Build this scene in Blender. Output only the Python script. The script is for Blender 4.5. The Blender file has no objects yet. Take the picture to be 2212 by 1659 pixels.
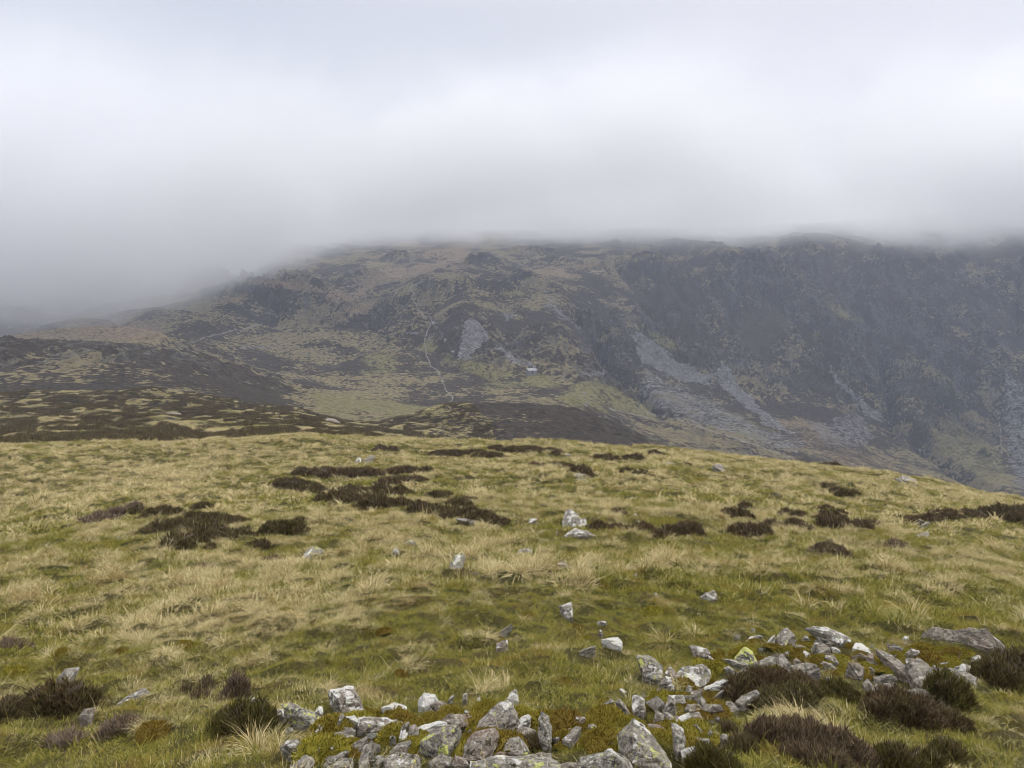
import bpy, bmesh, math, random
import numpy as np
from mathutils import Vector

D = bpy.data
SC = bpy.context.scene
COL = SC.collection
R = math.radians
rng = np.random.default_rng(7)
random.seed(7)

# ------------------------------------------------------------------ camera
FPX = 1560.0                      # focal length in pixels of a 2212 px wide frame
CX, CY = 1106.0, 829.5
PITCH = math.atan((829.5 - 680.0) / FPX)
cam = D.objects.new('camera', D.cameras.new('camera'))
COL.objects.link(cam)
cam.location = (0, 0, 0)
cam.rotation_euler = (R(90) - PITCH, 0, 0)
cam.data.sensor_width = 36
cam.data.lens = FPX / 2212 * 36
cam.data.clip_start = 0.05
cam.data.clip_end = 12000
SC.camera = cam

# ------------------------------------------------------------------ render / exposure
SC.render.engine = 'CYCLES'
SC.view_settings.view_transform = 'Standard'
SC.view_settings.look = 'None'
SC.view_settings.exposure = 0.38
SC.view_settings.gamma = 1.0
cy = SC.cycles
cy.max_bounces = 12
cy.diffuse_bounces = 2
cy.glossy_bounces = 1
cy.transmission_bounces = 2
cy.transparent_max_bounces = 4
cy.volume_bounces = 10
cy.volume_step_rate = 0.5
cy.volume_max_steps = 128
cy.filter_width = 0.75
cy.use_adaptive_sampling = True
cy.adaptive_threshold = 0.02
cy.use_denoising = True

# ------------------------------------------------------------------ world: overcast daylight
SUN_EL, SUN_AZ = R(48), R(72)      # the brighter part of the cloud is up and to the right
world = D.worlds.new('World')
SC.world = world
world.use_nodes = True
nt = world.node_tree
nt.nodes.clear()
def wn(t, **kw):
    n = nt.nodes.new(t)
    for k, v in kw.items():
        setattr(n, k, v)
    return n
sky = wn('ShaderNodeTexSky', sky_type='NISHITA', sun_disc=False)
sky.sun_elevation = SUN_EL
sky.sun_rotation = SUN_AZ
tc = wn('ShaderNodeTexCoord')
sep = wn('ShaderNodeSeparateXYZ')
nt.links.new(tc.outputs['Generated'], sep.inputs[0])
# overcast veil: grey cloud layer, a little brighter towards the hidden sun, soft broad mottling
dot = wn('ShaderNodeVectorMath', operation='DOT_PRODUCT')
nt.links.new(tc.outputs['Generated'], dot.inputs[0])
dot.inputs[1].default_value = (math.sin(SUN_AZ) * math.cos(SUN_EL), math.cos(SUN_AZ) * math.cos(SUN_EL), math.sin(SUN_EL))
mr = wn('ShaderNodeMapRange', interpolation_type='SMOOTHSTEP')
nt.links.new(dot.outputs['Value'], mr.inputs['Value'])
mr.inputs['From Min'].default_value = 0.10
mr.inputs['From Max'].default_value = 0.95
nz = wn('ShaderNodeTexNoise')
nz.inputs['Scale'].default_value = 2.2
nz.inputs['Detail'].default_value = 3.0
nz.inputs['Roughness'].default_value = 0.4
mp = wn('ShaderNodeMapping')
mp.inputs['Scale'].default_value = (1, 1, 2.2)
nt.links.new(tc.outputs['Generated'], mp.inputs[0])
nt.links.new(mp.outputs[0], nz.inputs['Vector'])
add = wn('ShaderNodeMath', operation='MULTIPLY_ADD')
nt.links.new(nz.outputs['Fac'], add.inputs[0])
add.inputs[1].default_value = 0.55
nt.links.new(mr.outputs[0], add.inputs[2])
ramp = wn('ShaderNodeValToRGB')
el = ramp.color_ramp.elements
el[0].position = 0.15
el[0].color = (0.475, 0.502, 0.550, 1)
el[1].position = 1.15
el[1].color = (0.640, 0.625, 0.650, 1)
e = el.new(0.62)
e.color = (0.555, 0.565, 0.605, 1)
nt.links.new(add.outputs[0], ramp.inputs[0])
# an overcast sky is brightest overhead
zen = wn('ShaderNodeMapRange', interpolation_type='SMOOTHSTEP')
nt.links.new(sep.outputs['Z'], zen.inputs['Value'])
zen.inputs['From Min'].default_value = 0.36
zen.inputs['From Max'].default_value = 0.95
zen.inputs['To Min'].default_value = 10.0
zen.inputs['To Max'].default_value = 26.0
neu = wn('ShaderNodeMix', data_type='RGBA')          # and whiter there
nzf = wn('ShaderNodeMapRange')
nt.links.new(zen.outputs[0], nzf.inputs['Value'])
nzf.inputs['From Min'].default_value = 10.0
nzf.inputs['From Max'].default_value = 18.0
nt.links.new(nzf.outputs[0], neu.inputs['Factor'])
nt.links.new(ramp.outputs[0], neu.inputs['A'])
neu.inputs['B'].default_value = (0.735, 0.715, 0.69, 1)
vm = wn('ShaderNodeVectorMath', operation='SCALE')
nt.links.new(neu.outputs['Result'], vm.inputs[0])
nt.links.new(zen.outputs[0], vm.inputs['Scale'])
mix = wn('ShaderNodeMix', data_type='RGBA')
mix.inputs['Factor'].default_value = 0.94
nt.links.new(sky.outputs[0], mix.inputs['A'])
nt.links.new(vm.outputs[0], mix.inputs['B'])
bg = wn('ShaderNodeBackground')
bg.inputs['Strength'].default_value = 0.10
nt.links.new(mix.outputs['Result'], bg.inputs['Color'])
wo = wn('ShaderNodeOutputWorld')
nt.links.new(bg.outputs[0], wo.inputs['Surface'])

sun = D.objects.new('sun', D.lights.new('sun', 'SUN'))
COL.objects.link(sun)
sun.data.energy = 1.5
sun.data.angle = R(16)
sun.data.color = (1.0, 0.96, 0.90)
sun.rotation_euler = (R(90) - SUN_EL, 0, math.pi - SUN_AZ)
sun['label'] = 'sun'

# ------------------------------------------------------------------ numpy noise
PERM = rng.permutation(256)
PERM = np.concatenate([PERM, PERM, PERM]).astype(np.int64)
ang = rng.uniform(0, 2 * np.pi, 256)
G2 = np.stack([np.cos(ang), np.sin(ang)], 1)
g3 = rng.normal(size=(256, 3))
G3 = g3 / np.linalg.norm(g3, axis=1, keepdims=True)

def fade(t):
    return t * t * t * (t * (t * 6 - 15) + 10)

def n2(x, y):
    x = np.asarray(x, float); y = np.asarray(y, float)
    xi = np.floor(x).astype(np.int64); yi = np.floor(y).astype(np.int64)
    xf = x - xi; yf = y - yi
    xi &= 255; yi &= 255
    u = fade(xf); v = fade(yf)
    def g(ix, iy, dx, dy):
        h = PERM[PERM[ix & 255] + (iy & 255)]
        return G2[h, 0] * dx + G2[h, 1] * dy
    a = g(xi, yi, xf, yf); b = g(xi + 1, yi, xf - 1, yf)
    c = g(xi, yi + 1, xf, yf - 1); d = g(xi + 1, yi + 1, xf - 1, yf - 1)
    return 1.5 * ((a + u * (b - a)) * (1 - v) + (c + u * (d - c)) * v)

def n3(x, y, z):
    xi = np.floor(x).astype(np.int64); yi = np.floor(y).astype(np.int64); zi = np.floor(z).astype(np.int64)
    xf = x - xi; yf = y - yi; zf = z - zi
    u = fade(xf); v = fade(yf); w = fade(zf)
    def g(i, j, k):
        h = PERM[PERM[PERM[(xi + i) & 255] + ((yi + j) & 255)] + ((zi + k) & 255)]
        return G3[h, 0] * (xf - i) + G3[h, 1] * (yf - j) + G3[h, 2] * (zf - k)
    def lx(j, k):
        a = g(0, j, k); b = g(1, j, k)
        return a + u * (b - a)
    def ly(k):
        a = lx(0, k); b = lx(1, k)
        return a + v * (b - a)
    a = ly(0); b = ly(1)
    return 1.5 * (a + w * (b - a))

def fbm(x, y, oct=4, gain=0.5, lac=2.03, off=0.0):
    s = 0; a = 1.0; x = np.asarray(x) + off; y = np.asarray(y) + off * 1.7
    for i in range(oct):
        s = s + a * n2(x + 17.3 * i, y - 9.1 * i)
        x = x * lac; y = y * lac; a *= gain
    return s

def ridged(x, y, oct=4, gain=0.5, off=0.0):
    s = 0; a = 1.0; x = np.asarray(x) + off; y = np.asarray(y) - off
    for i in range(oct):
        s = s + a * (1 - 2 * np.abs(n2(x + 31.7 * i, y + 11.9 * i)))
        x = x * 2.1; y = y * 2.1; a *= gain
    return s

def sstep(a, b, x):
    t = np.clip((x - a) / (b - a), 0, 1)
    return t * t * (3 - 2 * t)

# ------------------------------------------------------------------ pixels <-> directions (to measure the place from the photograph)
cp, sp = math.cos(PITCH), math.sin(PITCH)
def px_dir(px, py):
    """2212-scale pixel -> azimuth (radians), tangent of elevation"""
    u = (np.asarray(px, float) - CX) / FPX
    v = (CY - np.asarray(py, float)) / FPX
    X = u; Y = cp + v * sp; Z = v * cp - sp
    return np.arctan2(X, Y), Z / np.hypot(X, Y)
def world_px(x, y, z):
    """world point -> 2212-scale pixel"""
    dep = y * cp - z * sp
    up = y * sp + z * cp
    return CX + FPX * x / dep, CY - FPX * up / dep

# ------------------------------------------------------------------ terrain heights
# for each column of the view: the row at which the ground at each distance would be seen
RR = np.array([88, 110, 140, 180, 230, 260, 300, 350, 420, 500, 600, 700, 800, 950, 1150, 1400, 1800, 2600.])
COLS = {
 -300: [985, 975, 955, 925, 880, 855, 800, 745, 790, 775, 745, 718, 690, 660, 630, 590, 560, 540],
    0: [966, 962, 945, 918, 880, 858, 812, 757, 788, 768, 740, 715, 690, 655, 610, 570, 540, 520],
  200: [960, 957, 938, 908, 872, 850, 800, 760, 780, 758, 732, 706, 680, 640, 595, 550, 515, 500],
  400: [953, 951, 930, 905, 878, 860, 818, 782, 790, 752, 708, 676, 650, 610, 560, 520, 490, 480],
  600: [944, 944, 926, 905, 893, 886, 868, 835, 826, 785, 735, 692, 632, 608, 548, 505, 480, 470],
  800: [949, 955, 946, 938, 930, 918, 898, 872, 838, 792, 737, 692, 650, 603, 545, 495, 470, 460],
 1000: [957, 985, 1002, 990, 905, 872, 915, 886, 838, 770, 692, 622, 590, 573, 530, 488, 468, 460],
 1200: [962, 1000, 1032, 1005, 912, 876, 925, 880, 840, 775, 702, 640, 600, 573, 530, 490, 468, 460],
 1400: [966, 1010, 1050, 1045, 985, 944, 985, 965, 928, 886, 842, 748, 648, 556, 522, 485, 465, 455],
 1600: [986, 1035, 1080, 1080, 1060, 1050, 1040, 1010, 975, 935, 880, 800, 700, 575, 530, 482, 462, 450],
 1800: [1006, 1060, 1110, 1120, 1110, 1100, 1080, 1055, 1020, 980, 920, 850, 765, 600, 510, 468, 448, 440],
 2000: [1036, 1090, 1140, 1150, 1150, 1140, 1120, 1095, 1065, 1035, 1000, 945, 850, 680, 530, 448, 430, 420],
 2212: [1084, 1130, 1180, 1190, 1190, 1180, 1160, 1140, 1110, 1080, 1045, 1005, 910, 705, 520, 430, 410, 400],
 2520: [1150, 1200, 1250, 1260, 1260, 1250, 1220, 1200, 1160, 1130, 1095, 1050, 950, 730, 520, 420, 400, 390],
}
NEAR_R = np.array([0.5, 1.6, 3.0, 4.6, 9.0, 18.0, 30.0, 58.0])
NEAR_Z = []
_, t = px_dir(CX, np.array([1659, 1400, 1200, 1100, 1003]))
NEAR_Z = np.concatenate([[-1.62, -1.86, -2.42], t * NEAR_R[3:]])

def pchip(x, y, xq):
    h = np.diff(x); d = np.diff(y) / h
    m = np.zeros_like(y)
    for i in range(1, len(x) - 1):
        if d[i - 1] * d[i] > 0:
            w1 = 2 * h[i] + h[i - 1]; w2 = h[i] + 2 * h[i - 1]
            m[i] = (w1 + w2) / (w1 / d[i - 1] + w2 / d[i])
    m[0] = d[0]; m[-1] = d[-1]
    i = np.clip(np.searchsorted(x, xq) - 1, 0, len(h) - 1)
    s = (xq - x[i]) / h[i]
    return (y[i] * (1 + 2 * s) * (1 - s) ** 2 + m[i] * h[i] * s * (1 - s) ** 2
            + y[i + 1] * s * s * (3 - 2 * s) + m[i + 1] * h[i] * s * s * (s - 1))

LOGR = np.linspace(math.log(0.5), math.log(2600), 700)
RQ = np.exp(LOGR)
tab_az, tab = [], []
for px in sorted(COLS):
    az, te = px_dir(px, np.array(COLS[px], float))
    z = te * RR
    zz = np.concatenate([NEAR_Z, z]); rr = np.concatenate([NEAR_R, RR])
    k = (px - 1106) / 1106.0
    # the near bank rolls off a little to the right
    adj = np.where(rr < 60, -0.35 * max(k, 0) ** 2 * sstep(12, 58, rr) * 2.6, 0)
    tab.append(pchip(np.log(rr), (zz + adj) / rr, LOGR))
    tab_az.append(float(np.mean(az[-1])))
tab_az = np.array(tab_az); tab = np.array(tab)
AZG = np.linspace(R(-60), R(60), 481)
TAB = np.empty((len(AZG), len(LOGR)))
for j in range(len(LOGR)):
    TAB[:, j] = pchip(tab_az, tab[:, j], np.clip(AZG, tab_az[0], tab_az[-1]))
# soften the creases between columns a little
ker = np.exp(-0.5 * (np.arange(-8, 9) / 4.0) ** 2); ker /= ker.sum()
pad = np.pad(TAB, ((8, 8), (0, 0)), mode='edge')
TAB = sum(ker[i] * pad[i:i + len(AZG)] for i in range(17))

def base_z(x, y):
    r = np.maximum(np.hypot(x, y), 0.5)
    az = np.arctan2(x, y)
    a = np.clip((az - AZG[0]) / (AZG[1] - AZG[0]), 0, len(AZG) - 1.001)
    b = np.clip((np.log(r) - LOGR[0]) / (LOGR[1] - LOGR[0]), 0, len(LOGR) - 1.001)
    i = a.astype(int); j = b.astype(int); fa = a - i; fb = b - j
    te = (TAB[i, j] * (1 - fa) + TAB[i + 1, j] * fa) * (1 - fb) + (TAB[i, j + 1] * (1 - fa) + TAB[i + 1, j + 1] * fa) * fb
    return te * r

def seg_dist(px, py, poly, closed=False):
    P = np.array(poly, float)
    if closed:
        P = np.vstack([P, P[:1]])
    best = np.full(np.shape(px), 1e9)
    for (ax, ay), (bx, by) in zip(P[:-1], P[1:]):
        dx, dy = bx - ax, by - ay
        t = np.clip(((px - ax) * dx + (py - ay) * dy) / (dx * dx + dy * dy + 1e-9), 0, 1)
        best = np.minimum(best, np.hypot(px - ax - t * dx, py - ay - t * dy))
    return best

def inside(px, py, poly):
    P = np.array(poly, float); n = len(P)
    c = np.zeros(np.shape(px), bool)
    j = n - 1
    for i in range(n):
        xi, yi = P[i]; xj, yj = P[j]
        c ^= ((yi > py) != (yj > py)) & (px < (xj - xi) * (py - yi) / (yj - yi + 1e-12) + xi)
        j = i
    return c

def zoomed(x0, y0, s):
    return lambda pts: [((x / s + x0) / 1.8517, (y / s + y0) / 1.8517) for x, y in pts]
Z1 = zoomed(0, 800, 1.508)
Z2 = zoomed(1300, 800, 1.508)
Z3 = zoomed(2600, 800, 1.382)

def hummock(x, y):
    """rounded grassy hummocks with narrow hollows between them, -0.4..1"""
    wx = x + 0.25 * n2(x / 0.8, y / 0.8 + 9); wy = y + 0.25 * n2(x / 0.8 + 30, y / 0.8)
    return np.clip(1.6 * np.abs(n2(wx / 1.05 + 3, wy / 0.95)) + 0.5 * n2(wx / 0.55, wy / 0.5) - 0.35, -0.4, 1)

def near_detail(x, y):
    r = np.hypot(x, y)
    f = sstep(1.0, 4.0, r)
    z = 0.05 * n2(x / 0.9, y / 0.9) + 0.10 * n2(x / 2.6 + 5, y / 2.6) * sstep(3, 8, r)
    z = z + 0.32 * n2(x / 9 + 2, y / 9 + 7) * sstep(8, 20, r) + 0.5 * n2(x / 23, y / 23 + 3) * sstep(22, 45, r) + 0.30 * n2(x / 5.5, y / 6) * sstep(35, 65, r)
    z = z + 0.04 * n2(x / 0.42, y / 0.42) + 0.15 * hummock(x, y) * sstep(5.0, 9, r) + 0.16 * n2(x / 2.1 + 3, y / 1.7) * sstep(14, 24, r)
    return z * f

def far_relief(x, y):
    """knolls, crags and gullies of the land beyond the near brow; also a 0..1 crag mask"""
    r = np.hypot(x, y)
    az = np.arctan2(x, y)
    ramp_ = sstep(100, 200, r)
    wx = x + 10 * n2(x / 70, y / 70); wy = y + 10 * n2(x / 70 + 40, y / 70)
    lump = 5.2 * fbm(wx / 85, wy / 85, 3, 0.5) + 3.0 * np.maximum(ridged(wx / 60, wy / 45, 3, 0.5, 3.3), -0.3)
    craggy = sstep(0.00, 0.45, fbm(x / 160, y / 160, 2, 0.5, off=9.0) + 0.55 * sstep(R(6), R(14), az) * sstep(640, 760, r)
                   + 0.25 * sstep(280, 340, r) * sstep(380, 340, r) * sstep(R(-5), R(-12), az))
    ribs = ridged(wx / 19, wy / 66 + base_z(x, y) / 90, 3, 0.55, 7.7)
    ledge = fbm(wx / 26, wy / 13, 3, 0.55, off=4.4)
    small = ridged(wx / 9, wy / 9, 3, 0.6, 1.9)
    size = np.clip((r - 170) / 560, 0.14, 1.15)
    calm = 0.15 + 0.85 * sstep(135, 45, base_z(x, y))
    z = lump * size * (0.6 + 0.7 * craggy) * calm + craggy * size * calm * (5.0 * ribs + 5.0 * ledge) + (0.40 + 0.55 * craggy) * small * np.clip(r / 600, 0.2, 1.1) * calm
    z = z + 1.5 * fbm(x / 16, y / 22, 3, 0.55, off=8.0) * sstep(105, 130, r) * sstep(300, 240, r)
    bw = x + 0.35 * y + 22 * n2(x / 90, y / 140)
    butt = sstep(R(5), R(11), az) * sstep(660, 800, r) * sstep(1220, 1050, r)
    z = z + butt * np.minimum(1, calm + 0.15) * (44 * (np.abs(n2(bw / 95, y / 420 + 3)) - 0.25) + 17 * (np.abs(n2(bw / 38 + 9, y / 260)) - 0.25))
    z = z + sstep(R(6), R(-2), az) * sstep(430, 520, r) * sstep(1150, 950, r) * 16 * (np.abs(n2(x / 70 + 5, y / 90)) - 0.2)
    return z * ramp_, craggy * ramp_

GULLIES = [
 (Z2([(1640, 800), (1700, 960), (1790, 1060), (1880, 1150), (1990, 1290), (2111, 1390)]), 15, 36.0),
 (Z2([(1500, 690), (1600, 820), (1680, 960), (1780, 1050)]), 9, 18.0),
 (Z3([(30, 480), (40, 620), (100, 760)]), 8, 11.0),
 (Z3([(480, 430), (440, 640), (445, 780)]), 6, 6.0),
 (Z3([(1100, 480), (1180, 620), (1200, 700)]), 9, 9.0),
 (Z3([(1060, 830), (1110, 920), (1160, 1000), (1290, 1180), (1360, 1280)]), 10, 22.0),
 (Z3([(1280, 880), (1300, 980), (1330, 1120), (1330, 1200), (1520, 1380), (1720, 1510), (1900, 1620)]), 12, 24.0),
 (Z3([(2040, 480), (2030, 700)]), 9, 16.0),
 (Z3([(1560, 640), (1680, 760), (1820, 820)]), 9, 8.0),
]
def gully_depth(x, y, z):
    px, py = world_px(x, np.maximum(y, 1), z)
    r = np.hypot(x, y)
    d = 0
    for poly, w, dep in GULLIES:
        q = seg_dist(px + 5 * n2(x / 30, y / 30), py, poly)
        d = d + dep * np.exp(-(q / w) ** 2)
    return d * sstep(450, 560, r) * sstep(1250, 1050, r)

def H(x, y):
    x = np.asarray(x, float); y = np.asarray(y, float)
    z = base_z(x, y)
    r = np.hypot(x, y)
    k = sstep(150, 90, r)
    out = z + near_detail(x, y) * k
    far = r > 95
    if np.any(far):
        dz = np.zeros_like(out)
        xf, yf = x[far], y[far]
        rel, _ = far_relief(xf, yf)
        dz[far] = rel - gully_depth(xf, yf, z[far])
        out = out + dz
    return np.where(out > 130, 130 + 45 * np.tanh((out - 130) / 45), out)

def hit(px, py, rmin=2.2, rmax=2500, lift=0.0):
    """2212-scale pixel -> point on the ground first met along that line"""
    az, te = px_dir(px, py)
    rs = np.exp(np.linspace(math.log(rmin), math.log(rmax), 900))
    g = H(rs * math.sin(az), rs * math.cos(az)) + lift - rs * float(te)
    i = int(np.argmax(g > 0))
    if not g[i] > 0:
        i = len(rs) - 1
    if i > 0:
        t = g[i - 1] / (g[i - 1] - g[i])
        r = rs[i - 1] + t * (rs[i] - rs[i - 1])
    else:
        r = rs[0]
    return Vector((r * math.sin(az), r * math.cos(az), r * float(te)))

# ------------------------------------------------------------------ mesh / material helpers
def new_mesh(name, V, F, mats=(), smooth=True, attrs=None):
    """V (n,3); F (m,k) array of one face size, or list of arrays"""
    me = D.meshes.new(name)
    Fs = F if isinstance(F, list) else [F]
    Fs = [np.asarray(f, np.int32) for f in Fs if len(f)]
    V = np.asarray(V, np.float32)
    me.vertices.add(len(V)); me.vertices.foreach_set('co', V.ravel())
    loops = np.concatenate([f.ravel() for f in Fs])
    tot = np.concatenate([np.full(len(f), f.shape[1], np.int32) for f in Fs])
    start = np.concatenate([[0], np.cumsum(tot)[:-1]]).astype(np.int32)
    me.loops.add(len(loops)); me.loops.foreach_set('vertex_index', loops)
    me.polygons.add(len(tot)); me.polygons.foreach_set('loop_start', start)
    if smooth:
        me.polygons.foreach_set('use_smooth', np.ones(len(tot), bool))
    me.update(calc_edges=True)
    for m in mats:
        me.materials.append(m)
    for k, v in (attrs or {}).items():
        v = np.asarray(v, np.float32)
        if v.ndim == 1:
            a = me.attributes.new(k, 'FLOAT', 'POINT'); a.data.foreach_set('value', v)
        else:
            a = me.attributes.new(k, 'FLOAT_VECTOR', 'POINT'); a.data.foreach_set('vector', v.ravel())
    return me

def link(name, data, parent=None, loc=None):
    o = D.objects.new(name, data); COL.objects.link(o)
    if loc is not None:
        o.location = loc
    if parent is not None:
        o.parent = parent
    return o

def tag(o, label=None, cat=None, group=None, kind=None):
    if label: o['label'] = label
    if cat: o['category'] = cat
    if group: o['group'] = group
    if kind: o['kind'] = kind
    return o

class NT:
    """small wrapper that builds node trees tersely"""
    def __init__(self, name):
        self.m = D.materials.new(name); self.m.use_nodes = True
        self.t = self.m.node_tree; self.t.nodes.clear()
        self.out = self.t.nodes.new('ShaderNodeOutputMaterial')
    def n(self, typ, ins=None, **kw):
        nd = self.t.nodes.new(typ)
        for k, v in kw.items():
            setattr(nd, k, v)
        for k, v in (ins or {}).items():
            self.set(nd.inputs[k], v)
        return nd
    def set(self, sock, v):
        if isinstance(v, bpy.types.NodeSocket):
            self.t.links.new(v, sock)
        else:
            sock.default_value = v
    def noise(self, vec, scale, detail=4, rough=0.55, dist=0.0):
        return self.n('ShaderNodeTexNoise', {'Vector': vec, 'Scale': scale, 'Detail': detail, 'Roughness': rough, 'Distortion': dist}).outputs['Fac']
    def math(self, op, a, b=0.0, c=None, clamp=False):
        nd = self.n('ShaderNodeMath', operation=op, use_clamp=clamp)
        self.set(nd.inputs[0], a); self.set(nd.inputs[1], b)
        if c is not None: self.set(nd.inputs[2], c)
        return nd.outputs[0]
    def step(self, v, a, b):
        nd = self.n('ShaderNodeMapRange', {'Value': v, 'From Min': a, 'From Max': b}, interpolation_type='SMOOTHSTEP')
        return nd.outputs[0]
    def mix(self, f, a, b):
        nd = self.n('ShaderNodeMix', data_type='RGBA')
        self.set(nd.inputs['Factor'], f)
        self.set(nd.inputs['A'], a if isinstance(a, bpy.types.NodeSocket) else (*a, 1))
        self.set(nd.inputs['B'], b if isinstance(b, bpy.types.NodeSocket) else (*b, 1))
        return nd.outputs['Result']
    def attr(self, name, typ='GEOMETRY'):
        return self.n('ShaderNodeAttribute', attribute_name=name, attribute_type=typ)
    def bump(self, h, strength=0.5, dist=0.05):
        return self.n('ShaderNodeBump', {'Height': h, 'Strength': strength, 'Distance': dist}).outputs[0]
    def surf(self, color, rough=0.9, normal=None, spec=0.2):
        b = self.n('ShaderNodeBsdfPrincipled', {'Base Color': color if isinstance(color, bpy.types.NodeSocket) else (*color, 1), 'Roughness': rough, 'Specular IOR Level': spec})
        if normal is not None: self.set(b.inputs['Normal'], normal)
        self.t.links.new(b.outputs[0], self.out.inputs['Surface'])
        return self.m

def polar_sheet(name, az, rs, mat, extra=None):
    A, Rr = np.meshgrid(az, rs)
    x = Rr * np.sin(A); y = Rr * np.cos(A)
    z = H(x, y)
    V = np.stack([x.ravel(), y.ravel(), z.ravel()], 1)
    na, nr = len(az), len(rs)
    idx = np.arange(na * nr).reshape(nr, na)
    F = np.stack([idx[:-1, :-1].ravel(), idx[:-1, 1:].ravel(), idx[1:, 1:].ravel(), idx[1:, :-1].ravel()], 1)[:, ::-1]
    attrs = extra(x.ravel(), y.ravel(), z.ravel()) if extra else None
    me = new_mesh(name, V, F, [mat], True, attrs)
    o = link(name, me)
    return o

# ------------------------------------------------------------------ ground (near slope and brow)
def ground_material():
    m = NT('moor_turf')
    p = m.n('ShaderNodeNewGeometry').outputs['Position']
    a = m.noise(p, 0.35, 5, 0.6); b = m.noise(p, 2.3, 5, 0.65); c = m.noise(p, 14.0, 4, 0.7); d = m.noise(p, 60.0, 3, 0.7)
    col = m.mix(m.step(b, 0.40, 0.62), (0.055, 0.056, 0.016), (0.105, 0.080, 0.025))
    col = m.mix(m.math('MULTIPLY', m.step(a, 0.42, 0.62), 0.6), col, (0.15, 0.115, 0.050))
    col = m.mix(m.step(c, 0.58, 0.74), col, (0.22, 0.18, 0.085))
    col = m.mix(m.step(d, 0.62, 0.40), col, (0.045, 0.042, 0.014))
    return m.surf(col, 0.95, m.bump(m.math('ADD', c, d), 0.9, 0.05), 0.1)
MAT_GROUND = ground_material()
R_JOIN = 100.0
az_d = np.linspace(R(-44), R(44), 620)
az_w = np.concatenate([np.linspace(R(-180), R(-46), 60), az_d, np.linspace(R(46), R(180), 60)])
rs_n = np.exp(np.linspace(math.log(0.4), math.log(R_JOIN), 420))
ground = polar_sheet('ground', az_w, rs_n, MAT_GROUND)
tag(ground, kind='structure')

# ------------------------------------------------------------------ hills (everything beyond the near brow)
def hills_cover(x, y, z):
    px, py = world_px(x, np.maximum(y, 1), z)
    _, crag = far_relief(x, y)
    r = np.hypot(x, y)
    wob = np.clip(700 / r, 0.6, 3)
    qx = px + 9 * fbm(x / 22, y / 22, 3, off=2.0) * wob; qy = py + 6 * fbm(x / 22 + 50, y / 22, 3, off=6.0) * wob
    def region(polys, soft):
        m = np.zeros(len(x))
        for pl in polys:
            P = np.array(pl); sel = (qx > P[:, 0].min() - 30) & (qx < P[:, 0].max() + 30) & (qy > P[:, 1].min() - 30) & (qy < P[:, 1].max() + 30)
            if not sel.any(): continue
            d = seg_dist(qx[sel], qy[sel], pl, True) * np.where(inside(qx[sel], qy[sel], pl), 1, -1)
            m[sel] = np.maximum(m[sel], sstep(-soft, soft, d))
        return m
    def lines(pls, w):
        m = np.zeros(len(x))
        for pl in pls:
            P = np.array(pl); sel = (px > P[:, 0].min() - 20) & (px < P[:, 0].max() + 20) & (py > P[:, 1].min() - 20) & (py < P[:, 1].max() + 20)
            if not sel.any(): continue
            d = seg_dist(px[sel] + 2.5 * n2(x[sel] / 9, y[sel] / 9), py[sel] + 2 * n2(x[sel] / 9 + 70, y[sel] / 9), pl)
            m[sel] = np.maximum(m[sel], sstep(w * 1.5, w * 0.5, d))
        return m
    scree = region(SCREE, 13.0)
    scree = np.maximum(scree, 0.66 * region(SCREE_THIN, 12.0))
    brown = region(BROWN, 8.0)
    green = region(GREEN, 8.0)
    scree = scree * np.where(px > 2060, 0.72, 1.0)
    green = green * np.where(px > 1980, 0.55, 1.0)
    path = lines(PATHS, 0.85)
    stone = lines(STONY, 4.5)
    heath = np.maximum(0.55 * region(HEATH[2:3], 22.0), 0.62 * region(HEATH[:1], 7.0) * sstep(300, 280, r))
    heath = np.maximum(heath, region(HEATH[1:2] + HEATH[3:], 18.0))
    az = np.arctan2(x, y)
    heath = np.maximum(heath, 1.25 * sstep(R(5), R(12), az + R(3) * n2(x / 90, y / 90)) * sstep(640, 760, r) * sstep(-75, -20, z + 25 * n2(x / 60, y / 60)))
    brown = brown * sstep(425, 500, r) * np.where((px > 1500) & (py > 850), 0.5, 1.0)
    dz = 3.0
    hx = base_z(x + dz, y) - base_z(x - dz, y); hy = base_z(x, y + dz) - base_z(x, y - dz)
    steep = sstep(0.35, 0.75, np.hypot(hx, hy) / (2 * dz))
    return {'scree': np.maximum(scree, 0.8 * stone * sstep(-0.2, 0.3, n2(x / 6, y / 6))), 'brown': brown, 'green': green, 'path': path,
            'heath': heath, 'crag': crag, 'steep': steep, 'dist': r / 1000}

SCREE = [Z2([(840, 720), (900, 695), (965, 770), (990, 850), (935, 915), (860, 965), (800, 965), (805, 880)]),
         Z2([(960, 905), (1060, 870), (1130, 915), (1210, 965), (1310, 1050), (1230, 1030), (1150, 985), (1080, 935)]),
         Z2([(1080, 690), (1170, 670), (1130, 720), (1070, 740)]),
         Z3([(-90, 680), (0, 760), (70, 800), (170, 890), (280, 950), (370, 960), (330, 1040), (180, 1010), (60, 960), (-40, 900), (-80, 800)]),
         Z3([(400, 890), (450, 930), (520, 1060), (620, 1140), (720, 1230), (830, 1295), (760, 1300), (620, 1220), (480, 1120), (390, 1030), (350, 960)]),
         Z3([(940, 870), (1040, 960), (1140, 1080), (1250, 1160), (1320, 1240), (1230, 1230), (1130, 1130), (1040, 1020)]),
         Z3([(1940, 900), (2000, 960), (2080, 1000), (2160, 1500), (2160, 1700), (2020, 1600), (1960, 1400), (1930, 1150)]),
         Z3([(1860, 850), (1900, 870), (1900, 1000), (1930, 1200), (1890, 1150)])]
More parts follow.
